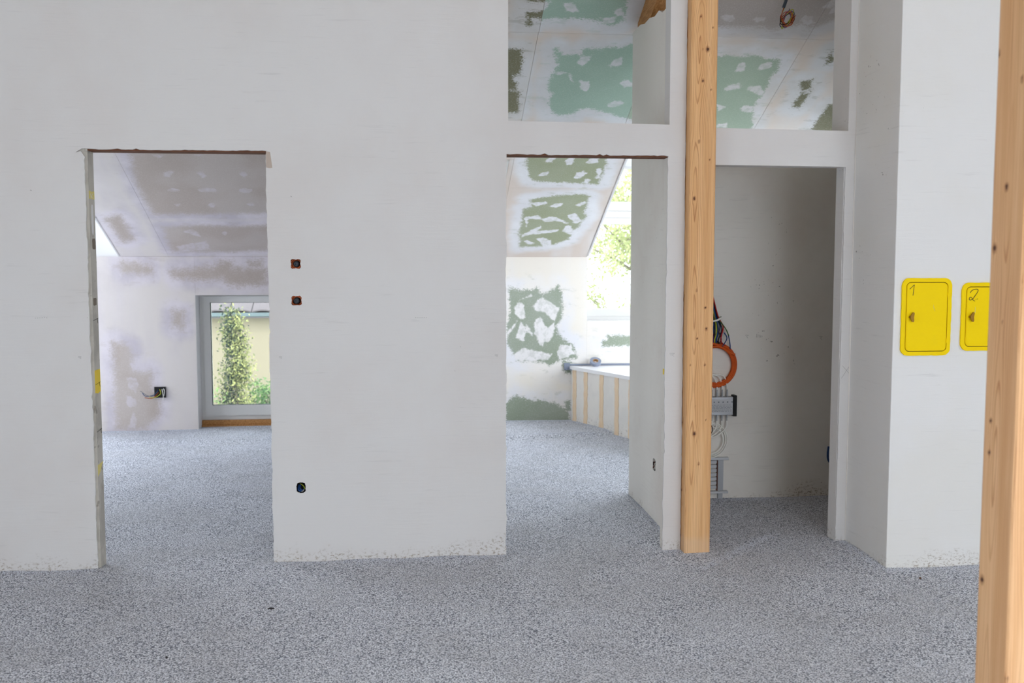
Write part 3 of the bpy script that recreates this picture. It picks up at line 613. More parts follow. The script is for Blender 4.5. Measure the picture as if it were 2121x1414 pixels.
gsa = [c1s(P) for P in ([(505, 200), (530, 180), (570, 183), (545, 218), (515, 215)], [(700, 190), (735, 180), (755, 215), (735, 222)], [(940, 190), (970, 183), (1003, 205), (980, 220)],
       [(528, 290), (560, 282), (605, 290), (600, 305), (540, 303)], [(703, 290), (760, 277), (812, 285), (810, 305), (720, 303)], [(943, 290), (985, 282), (1025, 290), (1015, 312), (955, 308)],
       [(565, 378), (600, 370), (620, 382), (590, 390)], [(757, 380), (790, 367), (818, 378), (800, 395), (775, 392)], [(985, 375), (1020, 366), (1050, 380), (1020, 388)],
       [(430, 92), (460, 80), (510, 88), (490, 105)], [(690, 88), (730, 82), (750, 92), (710, 98)], [(620, 540), (660, 520), (700, 530), (722, 565), (690, 560), (650, 545)], [(845, 545), (870, 535), (885, 548), (860, 556)],
       [(580, 620), (760, 590), (780, 640), (600, 655)])]
for (a, b, c_, d) in ((-4.7, -2.6, .106, DY), (-2.6, -2.16, .106, 2.0), (-2.6, -2.16, 2.0, 4.298), (-2.16, .14, .106, 2.3), (-2.16, -.95, 2.3, 3.585), (-2.16, -.95, 3.585, 4.298), (-.95, .14, 2.3, 4.298)):
    board('plasterboard_panel', a+g, b-g, c_+g, d-g, SLOPE, ga, gsa, M['board_bed'], ceil_a, step=.018)
# timber above the partition top
raf = obj('roof_rafter', [(x, y, roofz(y)-d) for x in (1.50, 1.59) for y in (.11, 1.13) for d in (.003, .20)], [(0,1,3,2),(4,6,7,5),(0,4,5,1),(2,3,7,6),(0,2,6,4),(1,5,7,3)], M['wood_raw'])
raf['label'] = 'raw timber rafter showing above the broken top of the partition'; raf['category'] = 'rafter'

# ================================================================== TIMBER POSTS
def post(name, x0, y0, w, z0, z1, m, label, knots, seed):
    """square post; knots: list of (face, u, z, radius); faces: 0 front (-y), 1 right, 2 rear, 3 left (-x)"""
    q = np.random.RandomState(seed); nu = 30; nv = int((z1-z0)/.011); V = []; F = []; G = []; K = []
    for face in range(4):
        n0 = len(V); ph = q.rand(6)*6.28; uc0 = w*(.25+.5*q.rand())
        kn = [k for k in knots if k[0] == face]
        if face in (1, 2) or len(kn) < 3: kn += [(face, q.rand()*w, z0+q.rand()*(z1-z0), .004+.005*q.rand()) for _ in range(9)]
        for j in range(nv+1):
            z = z0+(z1-z0)*j/nv
            uc = uc0+.012*math.sin(z*1.1+ph[0])+.006*math.sin(z*3.1+ph[1])
            rr = .010+.020*(.5+.5*math.sin(z*2.1+ph[2]))*(.5+.5*math.sin(z*5.3+ph[3]))+.012*(.5+.5*math.sin(z*9+ph[4]))
            for i in range(nu+1):
                u = w*i/nu
                bev = .004
                uu = u; kd = 0.0
                for (_, ku, kz, kr) in kn:
                    du, dz = u-ku, z-kz
                    if abs(dz) > .16: continue
                    s = kr/.008
                    uu -= du*.85*math.exp(-(du/(.016*s))**2-(dz/(.034*s))**2)
                    dist = math.sqrt(du*du+(dz*.8)**2)/kr
                    kd = max(kd, math.exp(-(dist*.85)**2))
                G.append(math.sqrt((uu-uc)**2+rr**2)/.0075 + face*3.3); K.append(kd)
                # slightly eased corners
                inset = 0.0
                e = min(u, w-u)
                if e < bev: inset = bev-math.sqrt(max(0, bev*bev-(bev-e)**2))
                x, y = {0: (x0+u, y0+inset), 1: (x0+w-inset, y0+u), 2: (x0+w-u, y0+w-inset), 3: (x0+inset, y0+w-u)}[face]
                V.append((x, y, z))
        F += [(n0+j*(nu+1)+i, n0+j*(nu+1)+i+1, n0+(j+1)*(nu+1)+i+1, n0+(j+1)*(nu+1)+i) for j in range(nv) for i in range(nu)]
    n0 = len(V)
    V += [(x0, y0, z0), (x0+w, y0, z0), (x0+w, y0+w, z0), (x0, y0+w, z0), (x0, y0, z1), (x0+w, y0, z1), (x0+w, y0+w, z1), (x0, y0+w, z1)]; G += [0]*8; K += [0]*8
    F += [(n0+3, n0+2, n0+1, n0), (n0+4, n0+5, n0+6, n0+7)]
    o = obj(name, V, F, m, None, True); o['label'] = label; o['category'] = 'post'
    for nm, a in (('grain', G), ('knot', K)):
        at = o.data.attributes.new(nm, 'FLOAT', 'POINT'); at.data.foreach_set('value', np.array(a, np.float32))
    return o
PX, PY, PW = 1.503, -.07, .142
kn = []
for (x, y, r) in ((1452, 34, .004), (1466, 102, .010), (1456, 103, .004), (1477, 57, .0035), (1456, 167, .007), (1473, 185, .004), (1448, 293, .006), (1438, 411, .008), (1470, 330, .004), (1463, 681, .007), (1444, 701, .005), (1460, 755, .005), (1430, 755, .004),
                  (1461, 637, .006), (1438, 898, .0095), (1447, 960, .0055), (1443, 601, .005), (1451, 804, .003), (1462, 870, .003), (1441, 842, .003)):
    p = onY(x, y, PY); kn.append((0, p.x-PX, p.z, r))
for (x, y, r) in ((1416, 612, .006), (1418, 878, .006), (1420, 1117, .005), (1424, 330, .006), (1413, 1015, .006)):
    p = onX(x, y, PX); kn.append((3, PW*.5, p.z, r))
post('timber_post', PX, PY, PW, -.14, 3.60, M['post'], 'slim full-height knotty timber post standing between bathroom doorway and closet opening', kn, 3)
PX2, PY2, PW2 = 1.604, -2.795, .145
kn = []
for (x, y, r) in ((2068, 112, .008), (2117, 164, .006), (2085, 387, .008), (2060, 514, .009), (2119, 582, .007), (2076, 669, .004), (2052, 871, .006), (2049, 937, .006), (2034, 1200, .009)):
    p = onX(x, y, PX2); kn.append((3, PY2+PW2-p.y, p.z, r))
post('timber_post', PX2, PY2, PW2, -.14, 4.83, M['post2'], 'blurred near timber post at the right edge, in front of the meter boxes', kn, 11)

# ================================================================== YELLOW METER BOXES
def rrect(x0, x1, z0, z1, r, n=7, jit=0, seed=0):
    q = random.Random(seed); out = []
    for cx, cz, a0 in ((x1-r, z1-r, 0), (x0+r, z1-r, 90), (x0+r, z0+r, 180), (x1-r, z0+r, 270)):
        for k in range(n+1):
            a = R(a0+90*k/n); out.append((cx+r*math.cos(a)+q.uniform(-jit, jit), cz+r*math.sin(a)+q.uniform(-jit, jit)))
    return out
def dens(pts, d=.012, jit=.0015, seed=1):
    q = random.Random(seed); out = []
    for i, a in enumerate(pts):
        b = pts[(i+1) % len(pts)]; L = math.dist(a, b); n = max(1, int(L/d))
        for k in range(n):
            t = k/n; out.append((a[0]+(b[0]-a[0])*t+q.uniform(-jit, jit), a[1]+(b[1]-a[1])*t+q.uniform(-jit, jit)))
    return out
YF = -.48
def meter_box(x0, x1, z0, z1, label, digits, seed):
    t = thing('meter_box', label, 'meter box')
    MB().prism(dens(rrect(x0-.004, x1+.004, z0-.006, z1+.004, .04), .012, .0022, seed), XZ, YF-.0015, YF-.0001).build('filler_edge', M['white_paint'], t)
    fx0, fx1, fz0, fz1 = x0+.021, x1-.020, z0+.020, z1-.020
    MB().prism(dens(rrect(x0, x1, z0, z1, .038), .015, .0010, seed+5), XZ, YF-.011, YF-.0015, holes=[rrect(fx0, fx1, fz0, fz1, .024)]).build('frame', M['yellow'], t)
    MB().prism(rrect(fx0-.0005, fx1+.0005, fz0-.0005, fz1+.0005, .024), XZ, YF-.0040, YF-.0016).build('gap_shade', M['gap'], t, label='thin dark sheet for the shaded gap around the door')  # dark sheet painted in for the shade of the door gap
    d = MB().prism(rrect(fx0+.0035, fx1-.0035, fz0+.0035, fz1-.0035, .021), XZ, YF-.0105, YF-.0041).prism(rrect(fx0+.006, fx1-.006, fz0+.006, fz1-.006, .019), XZ, YF-.0125, YF-.0105).build('door', M['yellow'], t)
    cx = (fx0+fx1)/2
    zc = fz0+(fz1-fz0)*.50; kx = fx0+.021
    key = MB().tube([(kx, YF-.0125, zc), (kx, YF-.026, zc)], .0055, 10)
    key.prism([(kx-.004, zc-.007), (kx+.005, zc-.024), (kx+.012, zc-.025), (kx+.015, zc-.018), (kx+.013, zc), (kx+.016, zc+.018), (kx+.013, zc+.025), (kx+.007, zc+.024), (kx-.004, zc+.007)], XZ, YF-.032, YF-.026)
    key.build('wing_key', M['brass'], d, label='small brass wing key')
    ink = MB()
    for st in digits: ink.tube([(fx0+.012+a*.03, YF-.0127, fz1-.012-b*.055) for a, b in spline([(a, b, 0) for a, b in st], 5) and [(p.x, p.y) for p in spline([(a, b, 0) for a, b in st], 5)]], .0016, 5)
    ink.build('handwritten_number', M['ink'], d, label='handwritten marker number')
    for hz in (fz1-.06, fz0+.055):
        MB().tube([(fx1-.001, YF-.013, hz-.013), (fx1-.001, YF-.013, hz+.013)], .0050, 8).box(fx1-.004, fx1+.012, YF-.0150, YF-.0105, hz-.011, hz+.011).build('hinge', M['yellow'], t)
    sc = MB()
    if seed == 1: sc.tube([(cx+.033, YF-.0126, zc+.062), (cx+.036, YF-.0126, zc+.045), (cx+.044, YF-.0126, zc+.028)], [.0005, .0016, .0005], 4)
    else: sc.tube([(cx-.06, YF-.0126, zc+.05), (cx-.061, YF-.0126, zc+.02)], [.0012, .0018], 4)
    sc.build('paint_scratch', M['tape_pale'], d)
    settle(t, ((x0+x1)/2, YF, z0))
meter_box(2.482, 2.745, 1.095, 1.485, 'yellow meter box door marked 1, nearer the wall corner', [[(.15, .42), (.5, .25), (.95, .02)], [(.95, .02), (.85, .5), (.75, 1.0)]], 1)
meter_box(2.800, 3.062, 1.117, 1.462, 'yellow meter box door marked 2, partly hidden by the near timber post',
          [[(.25, .35), (.55, .15), (1.1, .02), (1.55, .02), (1.65, .2), (1.3, .5), (.85, .85), (.45, 1.0), (.15, .98), (.2, .8), (.5, .78), (.8, 1.0), (1.15, 1.12)], [(1.3, 1.0), (1.36, .99)], [(1.52, .93), (1.66, .92)]], 2)

# ================================================================== OUTLETS IN THE MAIN WALL
def conduit_outlet(cx, cz, label, tilt):
    t = thing('conduit_outlet', label, 'wall outlet')
    MB().lathe([(.0001, .062), (.036, .062), (.037, .0125), (.0415, .0125)], (cx, 0, cz), 'y', 20).build('back_box', M['brick'], t)
    for r, y, dx in ((.0265, .020, -.001), (.0215, .032, .002)):
        pts = [(cx+dx+r*math.cos(a)*1.0, y+tilt*.012*math.sin(a*1), cz+r*math.sin(a)) for a in [2*math.pi*k/22 for k in range(22)]]
        MB().tube(pts, .0038, 8, closed=True).build('orange_conduit', M['orange_pale'], t, True)
    c = (cx-.002+.002*tilt, 0, cz-.001)
    MB().lathe([(.0001, .016), (.004, .0145), (.012, .020), (.0165, .030), (.015, .050)], c, 'y', 20).build('grey_plug', M['darkgrey'], t, True)
    MB().lathe([(.0001, .0125), (.0035, .0125), (.0035, .016)], c, 'y', 12).build('plug_hole', M['black'], t)
    settle(t, (cx, 0, cz))
conduit_outlet(-.553, 1.556, 'upper of two round wall holes with orange conduit and grey plug', .6)
conduit_outlet(-.552, 1.366, 'lower of two round wall holes with orange conduit and grey plug', -1)
def open_box(t, cx, cz, w, h, place):
    """a black open box let into a wall; place(u, depth, v) -> point"""
    b = MB()
    for (a0, a1, c0, c1_, d0, d1) in ((-w, w, .044, .046, -h, h), (-w, -w+.002, 0.002, .046, -h, h), (w-.002, w, 0.002, .046, -h, h), (-w, w, 0.002, .046, -h, -h+.002), (-w, w, 0.002, .046, h-.002, h)):
        q = MB().box(a0, a1, c0, c1_, d0, d1); b.add([place(*v) for v in q.v], q.f)
    b.build('back_box', M['black'], t)
def wires(t, place, specs):
    for name, m, pts, r in specs: MB().tube(spline([place(*p) for p in pts], 6), r, 5).build(name, m, t, True)
t = thing('socket_box', 'low square socket hole with blue and green cables in the middle wall', 'socket')
P0 = lambda u, d, v: (-.545+u, d, .385+v)
open_box(t, 0, 0, .0245, .029, P0)
wires(t, P0, [('blue_cable', M['blue'], [(-.012, .03, .010), (-.016, .012, -.010), (-.004, .010, -.020), (.012, .02, -.014)], .0042), ('blue_cable', M['blue'], [(-.004, .035, .012), (-.008, .014, -.004), (.004, .012, -.018)], .004),
              ('green_cable', M['green'], [(.002, .035, .016), (.012, .012, .006), (.015, .012, -.014)], .0022), ('earth_cable', M['yellowgreen'], [(-.01, .03, .018), (.006, .010, .012), (.017, .010, -.002), (.010, .014, -.02)], .0018),
              ('grey_cable', M['grey_c'], [(-.006, .02, -.014), (.004, .008, -.022), (.016, .012, -.012)], .003)])
settle(t, (-.545, 0, .356))
t = thing('socket_box', 'ragged socket hole with torn cables low on the partition beside the bathroom doorway', 'socket')
P1 = lambda u, d, v: (1.475+d, bx.y-u, bx.z+v)
open_box(t, 0, 0, .036, .036, P1)
wires(t, P1, [('brown_cable', M['brown'], [(-.01, .03, .02), (.0, .004, .002), (-.006, -.004, -.020)], .004), ('white_cable', M['coax'], [(.012, .03, .01), (.016, .002, .012), (.018, .004, -.02)], .003), ('brown_cable', M['brown'], [(.0, .03, -.02), (.008, .004, -.01), (.002, .0, .018)], .003)])
settle(t, (1.475, bx.y, bx.z-.036))
t = thing('socket_box', 'black socket box with loose wires on the bedroom rear wall beside the window', 'socket')
sb = onY(332, 812, 4.297)
mbx = MB().box(sb.x-.052, sb.x+.052, 4.285, 4.2965, sb.z-.05, sb.z+.052, .002); mbx.build('box_rim', M['black'], t)
P2 = lambda u, d, v: (sb.x+u, 4.283-d, sb.z+v)
wires(t, P2, [('grey_cable', M['grey_c'], [(-.02, 0, .01), (-.06, .03, -.03), (-.11, .04, -.02), (-.165, .045, .02)], .0035), ('orange_cable', M['orange_pale'], [(-.01, 0, 0), (-.06, .02, -.05), (-.13, .03, -.045)], .0035),
              ('earth_cable', M['yellowgreen'], [(.0, .0, .03), (.01, .02, -.01), (-.04, .03, -.045), (-.09, .03, -.04)], .0028), ('white_cable', M['coax'], [(.02, 0, .03), (.03, .02, 0), (.035, .02, -.05), (.03, .02, -.07)], .0035),
              ('blue_cable', M['blue'], [(-.015, 0, .02), (-.05, .03, -.02), (-.12, .035, -.03), (-.15, .035, .0)], .003), ('white_cable', M['coax'], [(.035, 0, .035), (.045, .015, .01), (.04, .02, -.03)], .003)])
settle(t, (sb.x, 4.29, sb.z-.05))

# ================================================================== CLOSET INSTALLATIONS (on y = 1.08)
CY = 1.08
t = thing('cable_bundle', 'bundle of coloured cables tied with a white strap above the orange coil', 'cables')
q = random.Random(5); cols = ['blue', 'green', 'brown', 'blue', 'black', 'blue', 'green', 'purple', 'blue', 'black', 'orange_pale', 'yellowgreen', 'blue', 'green', 'brown', 'blue', 'black', 'red']
for i, c in enumerate(cols):
    f_ = (i/len(cols)-.5); a = q.uniform(-.016, .016)
    pts = [(1.95+f_*.05, CY-.02, 1.45), (1.97+f_*.06, CY-.03+a, 1.33), (2.0+f_*.07, CY-.03+a, 1.21), (2.005+f_*.13, CY-.035+a, 1.13+q.uniform(-.02, .02)), (2.0+f_*.14+q.uniform(-.02, .02), CY-.03+a, 1.06), (2.0+f_*.17+q.uniform(-.02, .02), CY-.03, 1.02)]
    MB().tube(spline(pts, 6), .0042, 5).build('cable', M[c], t, True)
for c, pts in (('blue', [(2.035, CY-.04, 1.19), (2.09, CY-.04, 1.12), (2.113, CY-.035, 1.04), (2.117, CY-.03, .995)]), ('red', [(2.117, CY-.03, 1.0), (2.115, CY-.03, .97)]), ('green', [(2.03, CY-.04, 1.20), (2.075, CY-.05, 1.14), (2.10, CY-.05, 1.09)]),
               ('blue', [(2.07, CY-.04, 1.11), (2.088, CY-.05, 1.075), (2.07, CY-.04, 1.03), (2.055, CY-.03, 1.01)])):
    MB().tube(spline(pts, 6), .0036, 5).build('cable', M[c], t, True)
MB().tube([(1.965, CY-.055, 1.192), (1.99, CY-.062, 1.185), (2.02, CY-.06, 1.192), (2.052, CY-.045, 1.206), (2.055, CY-.02, 1.208)], .0065, 6).build('white_strap', M['coax'], t, True)
settle(t, (1.98, CY, 1.02))
t = thing('conduit_coil', 'orange conduit coil hanging on the closet wall beside the post', 'conduit')
q = random.Random(2)
for i in range(11):
    rr = .114+.0095*(i % 4)+q.uniform(-.003, .003); pts = []
    cx, cz = 2.022, .895
    for k in range(40):
        a = 2*math.pi*k/40; pts.append((cx+rr*math.cos(a)*(1.0), CY-.012-.010*(i//4)-.003*math.sin(a*2+i), cz+(rr+.004)*math.sin(a)))
    MB().tube(pts, .0062, 6, closed=True).build('conduit_loop', M['orange'], t, True)
MB().tube(spline([(1.96, CY-.03, 1.04), (2.01, CY-.045, 1.035), (2.06, CY-.045, 1.01), (2.10, CY-.04, .985), (2.145, CY-.05, .965)], 6), .0075, 6).tube(spline([(1.97, CY-.03, 1.01), (2.03, CY-.05, 1.02), (2.085, CY-.045, .995), (2.12, CY-.04, .962)], 6), .0075, 6).build('conduit_end', M['orange'], t, True)
settle(t, (2.022, CY, .76))
t = thing('multiswitch', 'grey metal antenna distribution box with cable sockets above and below', 'distribution box')
MB().box(1.86, 2.138, CY-.050, CY-.004, .568, .688, .003).build('housing', M['metal'], t)
MB().box(2.1385, 2.160, CY-.060, CY-.001, .560, .698, .002).build('end_plate', M['black'], t, label='black end plate')
MB().box(1.87, 2.132, CY-.0515, CY-.0501, .585, .672).build('printed_label', M['label'], t)
pr = MB()
for i in range(9):
    x0 = 1.885+.03*i; pr.box(x0, x0+.008, CY-.0522, CY-.0516, .652, .658)
for r_ in range(6):
    x = 1.88
    while x < 2.12: w = rnd.uniform(.006, .022); pr.box(x, min(x+w, 2.128), CY-.0522, CY-.0516, .594+.008*r_, .5955+.008*r_); x += w+.005
pr.build('small_print', M['darkgrey'], t)
for i in range(7):
    x = 1.90+.034*i
    MB().tube([(x, CY-.026, .688), (x, CY-.026, .715)], .0065, 8).tube([(x, CY-.026, .715), (x, CY-.026, .735)], .0045, 8).build('connector', M['metal'], t)
    MB().tube([(x, CY-.026, .568), (x, CY-.026, .545)], .0060, 8).tube([(x, CY-.026, .545), (x, CY-.026, .528)], .0045, 8).build('connector', M['metal'], t)
settle(t, (2.0, CY, .56))
t = thing('coax_cables', 'white coaxial cables looping above and below the antenna box', 'cables')
for i in range(5):
    x = 1.968+.034*i
    MB().tube(spline([(x, CY-.026, .73), (x-.006, CY-.03, .775), (x-.03, CY-.034, .81+.004*i), (x-.075, CY-.034, .833), (x-.15, CY-.03, .84)], 6), .0042, 6).build('cable', M['coax'], t, True)
    MB().tube(spline([(x, CY-.026, .532), (x-.003, CY-.03, .49), (x-.02-.004*i, CY-.035, .452), (x-.06-.006*i, CY-.036, .43-.002*i), (x-.14, CY-.03, .425)], 6), .0042, 6).build('cable', M['coax'], t, True)
for i, (rr, dx) in enumerate(((.105, 0), (.112, .004), (.120, .006), (.092, .004))):
    pts = [(1.985+dx+rr*math.cos(a), CY-.012-.006*i, .40+rr*.98*math.sin(a)) for a in [2*math.pi*k/36 for k in range(36)]]
    MB().tube(pts, .0042, 6, closed=True).build('cable_loop', M['coax'], t, True)
MB().tube(spline([(1.958, CY-.03, .53), (1.995, CY-.045, .50), (2.0, CY-.045, .46), (1.975, CY-.04, .42)], 6), .003, 6).build('cable', M['black'], t, True, label='black cable')
MB().box(1.965, 1.992, CY-.055, CY-.040, .478, .496, .002).build('cable_clip', M['red'], t, label='red clip')
settle(t, (2.0, CY, .3))
t = thing('manifold_frame', 'pale metal frame with horizontal slats standing low on the closet wall', 'frame')
MB().box(1.78, 2.122, CY-.030, CY-.002, .266, .284, .002).build('rail', M['steel'], t)
MB().box(1.78, 2.118, CY-.040, CY-.002, .046, .060, .002).build('rail', M['steel'], t)
MB().box(2.052, 2.088, CY-.022, CY-.002, .0605, .2655).build('upright', M['metal'], t)
MB().box(1.79, 1.826, CY-.022, CY-.002, .0605, .2655).build('upright', M['metal'], t)
for i in range(7):
    z = .074+.028*i; MB().box(1.828, 2.044, CY-.018, CY-.004, z, z+.020, .001).build('slat', M['label'], t)
for x in (2.045, 1.83): MB().box(x, x+.004, CY-.024, CY-.002, .0605, .2655).build('edge_strip', M['brown'], t)
MB().box(2.055, 2.086, CY-.020, CY-.002, -.04, .0455).build('foot', M['metal'], t)
settle(t, (1.95, CY, -.02))
o = MB().tube(spline([(2.813, CY-.012, .34), (2.806, CY-.018, .30), (2.807, CY-.02, .26), (2.82, CY-.012, .235)], 6), .007, 6).build('blue_cable', M['blue'], smooth=True)
o['label'] = 'short blue cable end peeking out beside the right closet jamb'; o['category'] = 'cable'

# ---- hanging wires under the closet ceiling
t = thing('hanging_ceiling_wires', 'coiled coloured wires hanging from a black conduit above the closet opening', 'wires')
hx = onY(1630, 0, .85); a_, b_ = onY(1632, -10, .85), onY(1623, 16, .85)
MB().tube([(a_.x+.01, .85, roofz(.85)-.005), (a_.x, .85, a_.z), (b_.x, .85, b_.z)], .010, 10).build('conduit', M['darkgrey'], t, True)
q = random.Random(9); cc = onY(1631, 39, .85)
for i, c in enumerate(('orange', 'brown', 'orange_pale', 'purple', 'black', 'orange_pale', 'yellowgreen')):
    pts = [(b_.x+.001*i, .85, b_.z), (b_.x-.012, .85, b_.z-.04), (b_.x-.016+q.uniform(-.004, .004), .85, cc.z+.01)]
    for k in range(14):
        a = math.pi+2*math.pi*k/9; rr = .038+.012*math.sin(k*1.3+i*2.1)+.003*i*.5; sq = .6+.4*math.sin(i*1.1)
        pts.append((cc.x+rr*math.cos(a)*(.75+.1*(i % 3)), .85+.010*math.sin(k+i), cc.z+rr*math.sin(a+.3*i*.5)*1.0))
    if i in (3, 6): pts.append((cc.x+.01, .85, cc.z+.062))
    MB().tube(spline(pts, 4), .0022, 5).build('wire', M[c], t, True)
settle(t, (b_.x, .85, cc.z))

# ================================================================== WINDOWS
def frame_ring(x0, x1, z0, z1, w, y0, y1):
    return MB().prism([(x0, z0), (x1, z0), (x1, z1), (x0, z1)], XZ, y0, y1, holes=[[(x0+w[0], z0+w[1]), (x1-w[2], z0+w[1]), (x1-w[2], z1-w[3]), (x0+w[0], z1-w[3])]])
w1 = bpy.data.objects.new('window_1', None); COL.objects.link(w1); w1['kind'] = 'structure'
frame_ring(-1.9285, -.952, .062, 1.260, (.050, .045, .045, .03), 4.475, 4.545).build('frame', M['pvc'], w1)
frame_ring(-1.892, -.982, .105, 1.246, (.062, .098, .062, .058), 4.455, 4.53).build('sash', M['pvc'], w1)
frame_ring(-1.832, -1.042, .201, 1.190, (.006, .006, .006, .006), 4.470, 4.50).build('seal', M['seal'], w1)
MB().box(-1.826, -1.048, 4.488, 4.494, .207, 1.184).build('pane', M['glass'], w1)
MB().box(-1.928, -.952, 4.43, 4.55, -.05, .015, .003).box(-1.928, -.952, 4.45, 4.55, .0155, .060, .003).build('timber_sill', M['wood_raw'], w1)
w2 = bpy.data.objects.new('window_2', None); COL.objects.link(w2); w2['kind'] = 'structure'
frame_ring(1.70, 3.24, .990, 2.56, (.05, .045, .05, .05), 4.4305, 4.54).build('frame', M['pvc'], w2)
frame_ring(1.75, 3.19, 1.036, 2.0, (.03, .075, .06, .06), 4.435, 4.51).build('sash', M['pvc'], w2)
MB().box(1.75, 3.19, 4.44, 4.53, 2.001, 2.07, .004).build('transom_bar', M['pvc'], w2)
frame_ring(1.75, 3.19, 2.071, 2.51, (.03, .09, .06, .03), 4.435, 4.51).build('sash', M['pvc'], w2)
MB().box(1.78, 3.13, 4.46, 4.466, 1.112, 1.94).build('pane', M['glass'], w2)
MB().box(1.78, 3.13, 4.46, 4.466, 2.162, 2.48).build('pane', M['glass'], w2)
MB().box(1.775, 3.198, 4.305, 4.43, .985, 1.0015, .003).build('sill', M['pvc'], w2)

# ================================================================== BATHTUB
t = thing('bathtub', 'white corner bathtub boxed in with grey boards and pale foam joints', 'bathtub')
A0, A1 = Vector((1.605, 4.270)), Vector((2.35, 2.44)); dr = (A1-A0).normalized(); nr = Vector((-dr.y, dr.x)) * -1   # nr points to the room side
ZT = .562
inner = []
for k in range(28):
    a = 2*math.pi*k/28; inner.append((2.72+.48*math.cos(a), 3.45+.66*math.sin(a)))
outer = [(A0.x-.006, 4.285), (A0.x-.006, A0.y), (A1.x, A1.y), (3.44, 2.44), (3.44, 4.285)]
MB().prism(outer, XY, ZT-.032, ZT, holes=[inner]).build('rim', M['tub'], t)
bs = MB(); rings = [(1, ZT-.002), (.93, ZT-.10), (.82, ZT-.36), (.55, ZT-.42), (.01, ZT-.43)]
bs.add([(2.72+.48*s*math.cos(2*math.pi*k/28), 3.45+.66*s*math.sin(2*math.pi*k/28), z) for s, z in rings for k in range(28)],
       [(j*28+k, j*28+(k+1) % 28, (j+1)*28+(k+1) % 28, (j+1)*28+k) for j in range(4) for k in range(28)])
bs.build('basin', M['tub'], t, True)
def along(d, off): p = A0+dr*d-nr*off; return (p.x, p.y)
# which side is the room? choose the normal with negative x
if nr.x > 0: nr = -nr
LP = (A1-A0).length
js = []
for px in (1188, 1211, 1243, 1275):
    best = min((abs((CAM.x+(ray(px, 850).x)*s_)-(A0.x+dr.x*d))+abs((CAM.y+(ray(px, 850).y)*s_)-(A0.y+dr.y*d)), d) for d in [k*.01 for k in range(200)] for s_ in [6+.02*m for m in range(200)])
    js.append(best[1])
js += [js[-1]+.22*k for k in range(1, 4)]
def slab_(d0, d1, o0, o1, z0, z1, bev=0):
    pts = []
    for d, o_ in ((d0, o0), (d1, o0), (d1, o1), (d0, o1)):
        p = A0+dr*d+nr*o_; pts.append((p.x, p.y))
    return MB().prism(pts, XY, z0, z1)
prev = .0
for d in js+[LP]:
    e = min(d, LP)
    if e-prev > .05: slab_(prev+.026 if prev else .0, e-.026 if e < LP else LP, -.05, -.012, -.05, ZT-.033).build('side_board', M['panel'], t)
    prev = d
def foam(d, w):
    n = 16; L_, R_ = [], []
    for k in range(n+1):
        z = -.04+(ZT+.007)*k/n; L_.append((d-w+rnd.uniform(-.006, .006), z)); R_.append((d+w+rnd.uniform(-.006, .006), z))
    pts = L_+R_[::-1]
    fn = lambda p, q_, dep: (lambda b_: (b_.x, b_.y, q_))(A0+dr*p+nr*dep)
    MB().prism(pts, fn, -.045, -.006).build('foam_joint', M['foam'], t)
for d in js: foam(max(d, .03), .030)
settle(t, (2.5, 3.4, 0))
t = thing('tape_roll', 'blue-grey roll of tape leaning on the wall above the bathtub rim', 'tape roll')
MB().lathe([(.028, 0), (.054, 0), (.054, .030), (.028, .030), (.028, 0)], (0, 0, 0), 'z', 32).build('tape', M['ducttape'], t)
MB().lathe([(.024, .0), (.0279, 0), (.0279, .031), (.024, .031), (.024, 0)], (0, 0, 0), 'z', 32).build('core', M['card'], t)
TL = R(34); t.rotation_euler = (TL, 0, 0); del t['base']
t.location = (onY(1233, 751, 4.238).x, 4.238, ZT+.054*math.sin(TL)+.0012)
o = MB().box(1.56, 3.43, 4.288, 4.2945, ZT+.004, ZT+.020).box(1.56, 1.70, 4.24, 4.2945, ZT-.035, ZT-.028).box(1.545, 1.602, 4.286, 4.2945, ZT-.04, ZT+.03).build('sealing_tape', M['ducttape'])
o['label'] = 'blue-grey sealing tape strip along the wall above the bathtub'; o['category'] = 'tape'
# ================================================================== OUTSIDE
ground = obj('ground', [(-40, 4.7, -2.8), (40, 4.7, -2.8), (40, 60, -2.8), (-40, 60, -2.8), (-40, 4.7, -3.0), (40, 4.7, -3.0), (40, 60, -3.0), (-40, 60, -3.0)],
             [(0,1,2,3),(7,6,5,4),(0,4,5,1),(1,5,6,2),(2,6,7,3),(3,7,4,0)], M['lawn'], kind='structure')
t = thing('garden_building', 'ochre outbuilding with zinc gutter seen through the bedroom window', 'building')
MB().box(-6.0, .0, 9.0, 13, -2.8, .80).build('wall', M['render_y'], t)
MB().prism([(-.075, 0), (-.07, -.05), (-.04, -.075), (0, -.08), (.0, 0)], lambda p, q_, d: (d, 8.93+p, .875+q_), -6.1, .1).build('gutter', M['gutter'], t)
MB().prism([(8.87, .86), (11, 1.93), (13.1, .88), (13.1, .82), (11, 1.87), (8.87, .80)], YZ, -6.05, .05).build('roof', M['tile'], t)
for row in range(2):
    for i in range(20):
        x = -6.0+.30*i+(.15 if row else 0); y = 8.86+.34*row; z = .868+.34*row*.5+.012
        v = [(x+a*.30, y+b*.38, z+b*.38*.5+c_+.022*math.sin(math.pi*a)) for c_ in (0, .018) for b in (0, 1) for a in (.02, .35, .65, .98)]
        obj('roof_tile', v, [(0,1,5,4),(1,2,6,5),(2,3,7,6),(8,12,13,9),(9,13,14,10),(10,14,15,11),(0,8,9,1),(1,9,10,2),(2,10,11,3),(4,5,13,12),(5,6,14,13),(6,7,15,14),(0,4,12,8),(3,11,15,7)], M['tile'], t)
settle(t, (-3, 9, -2.8))
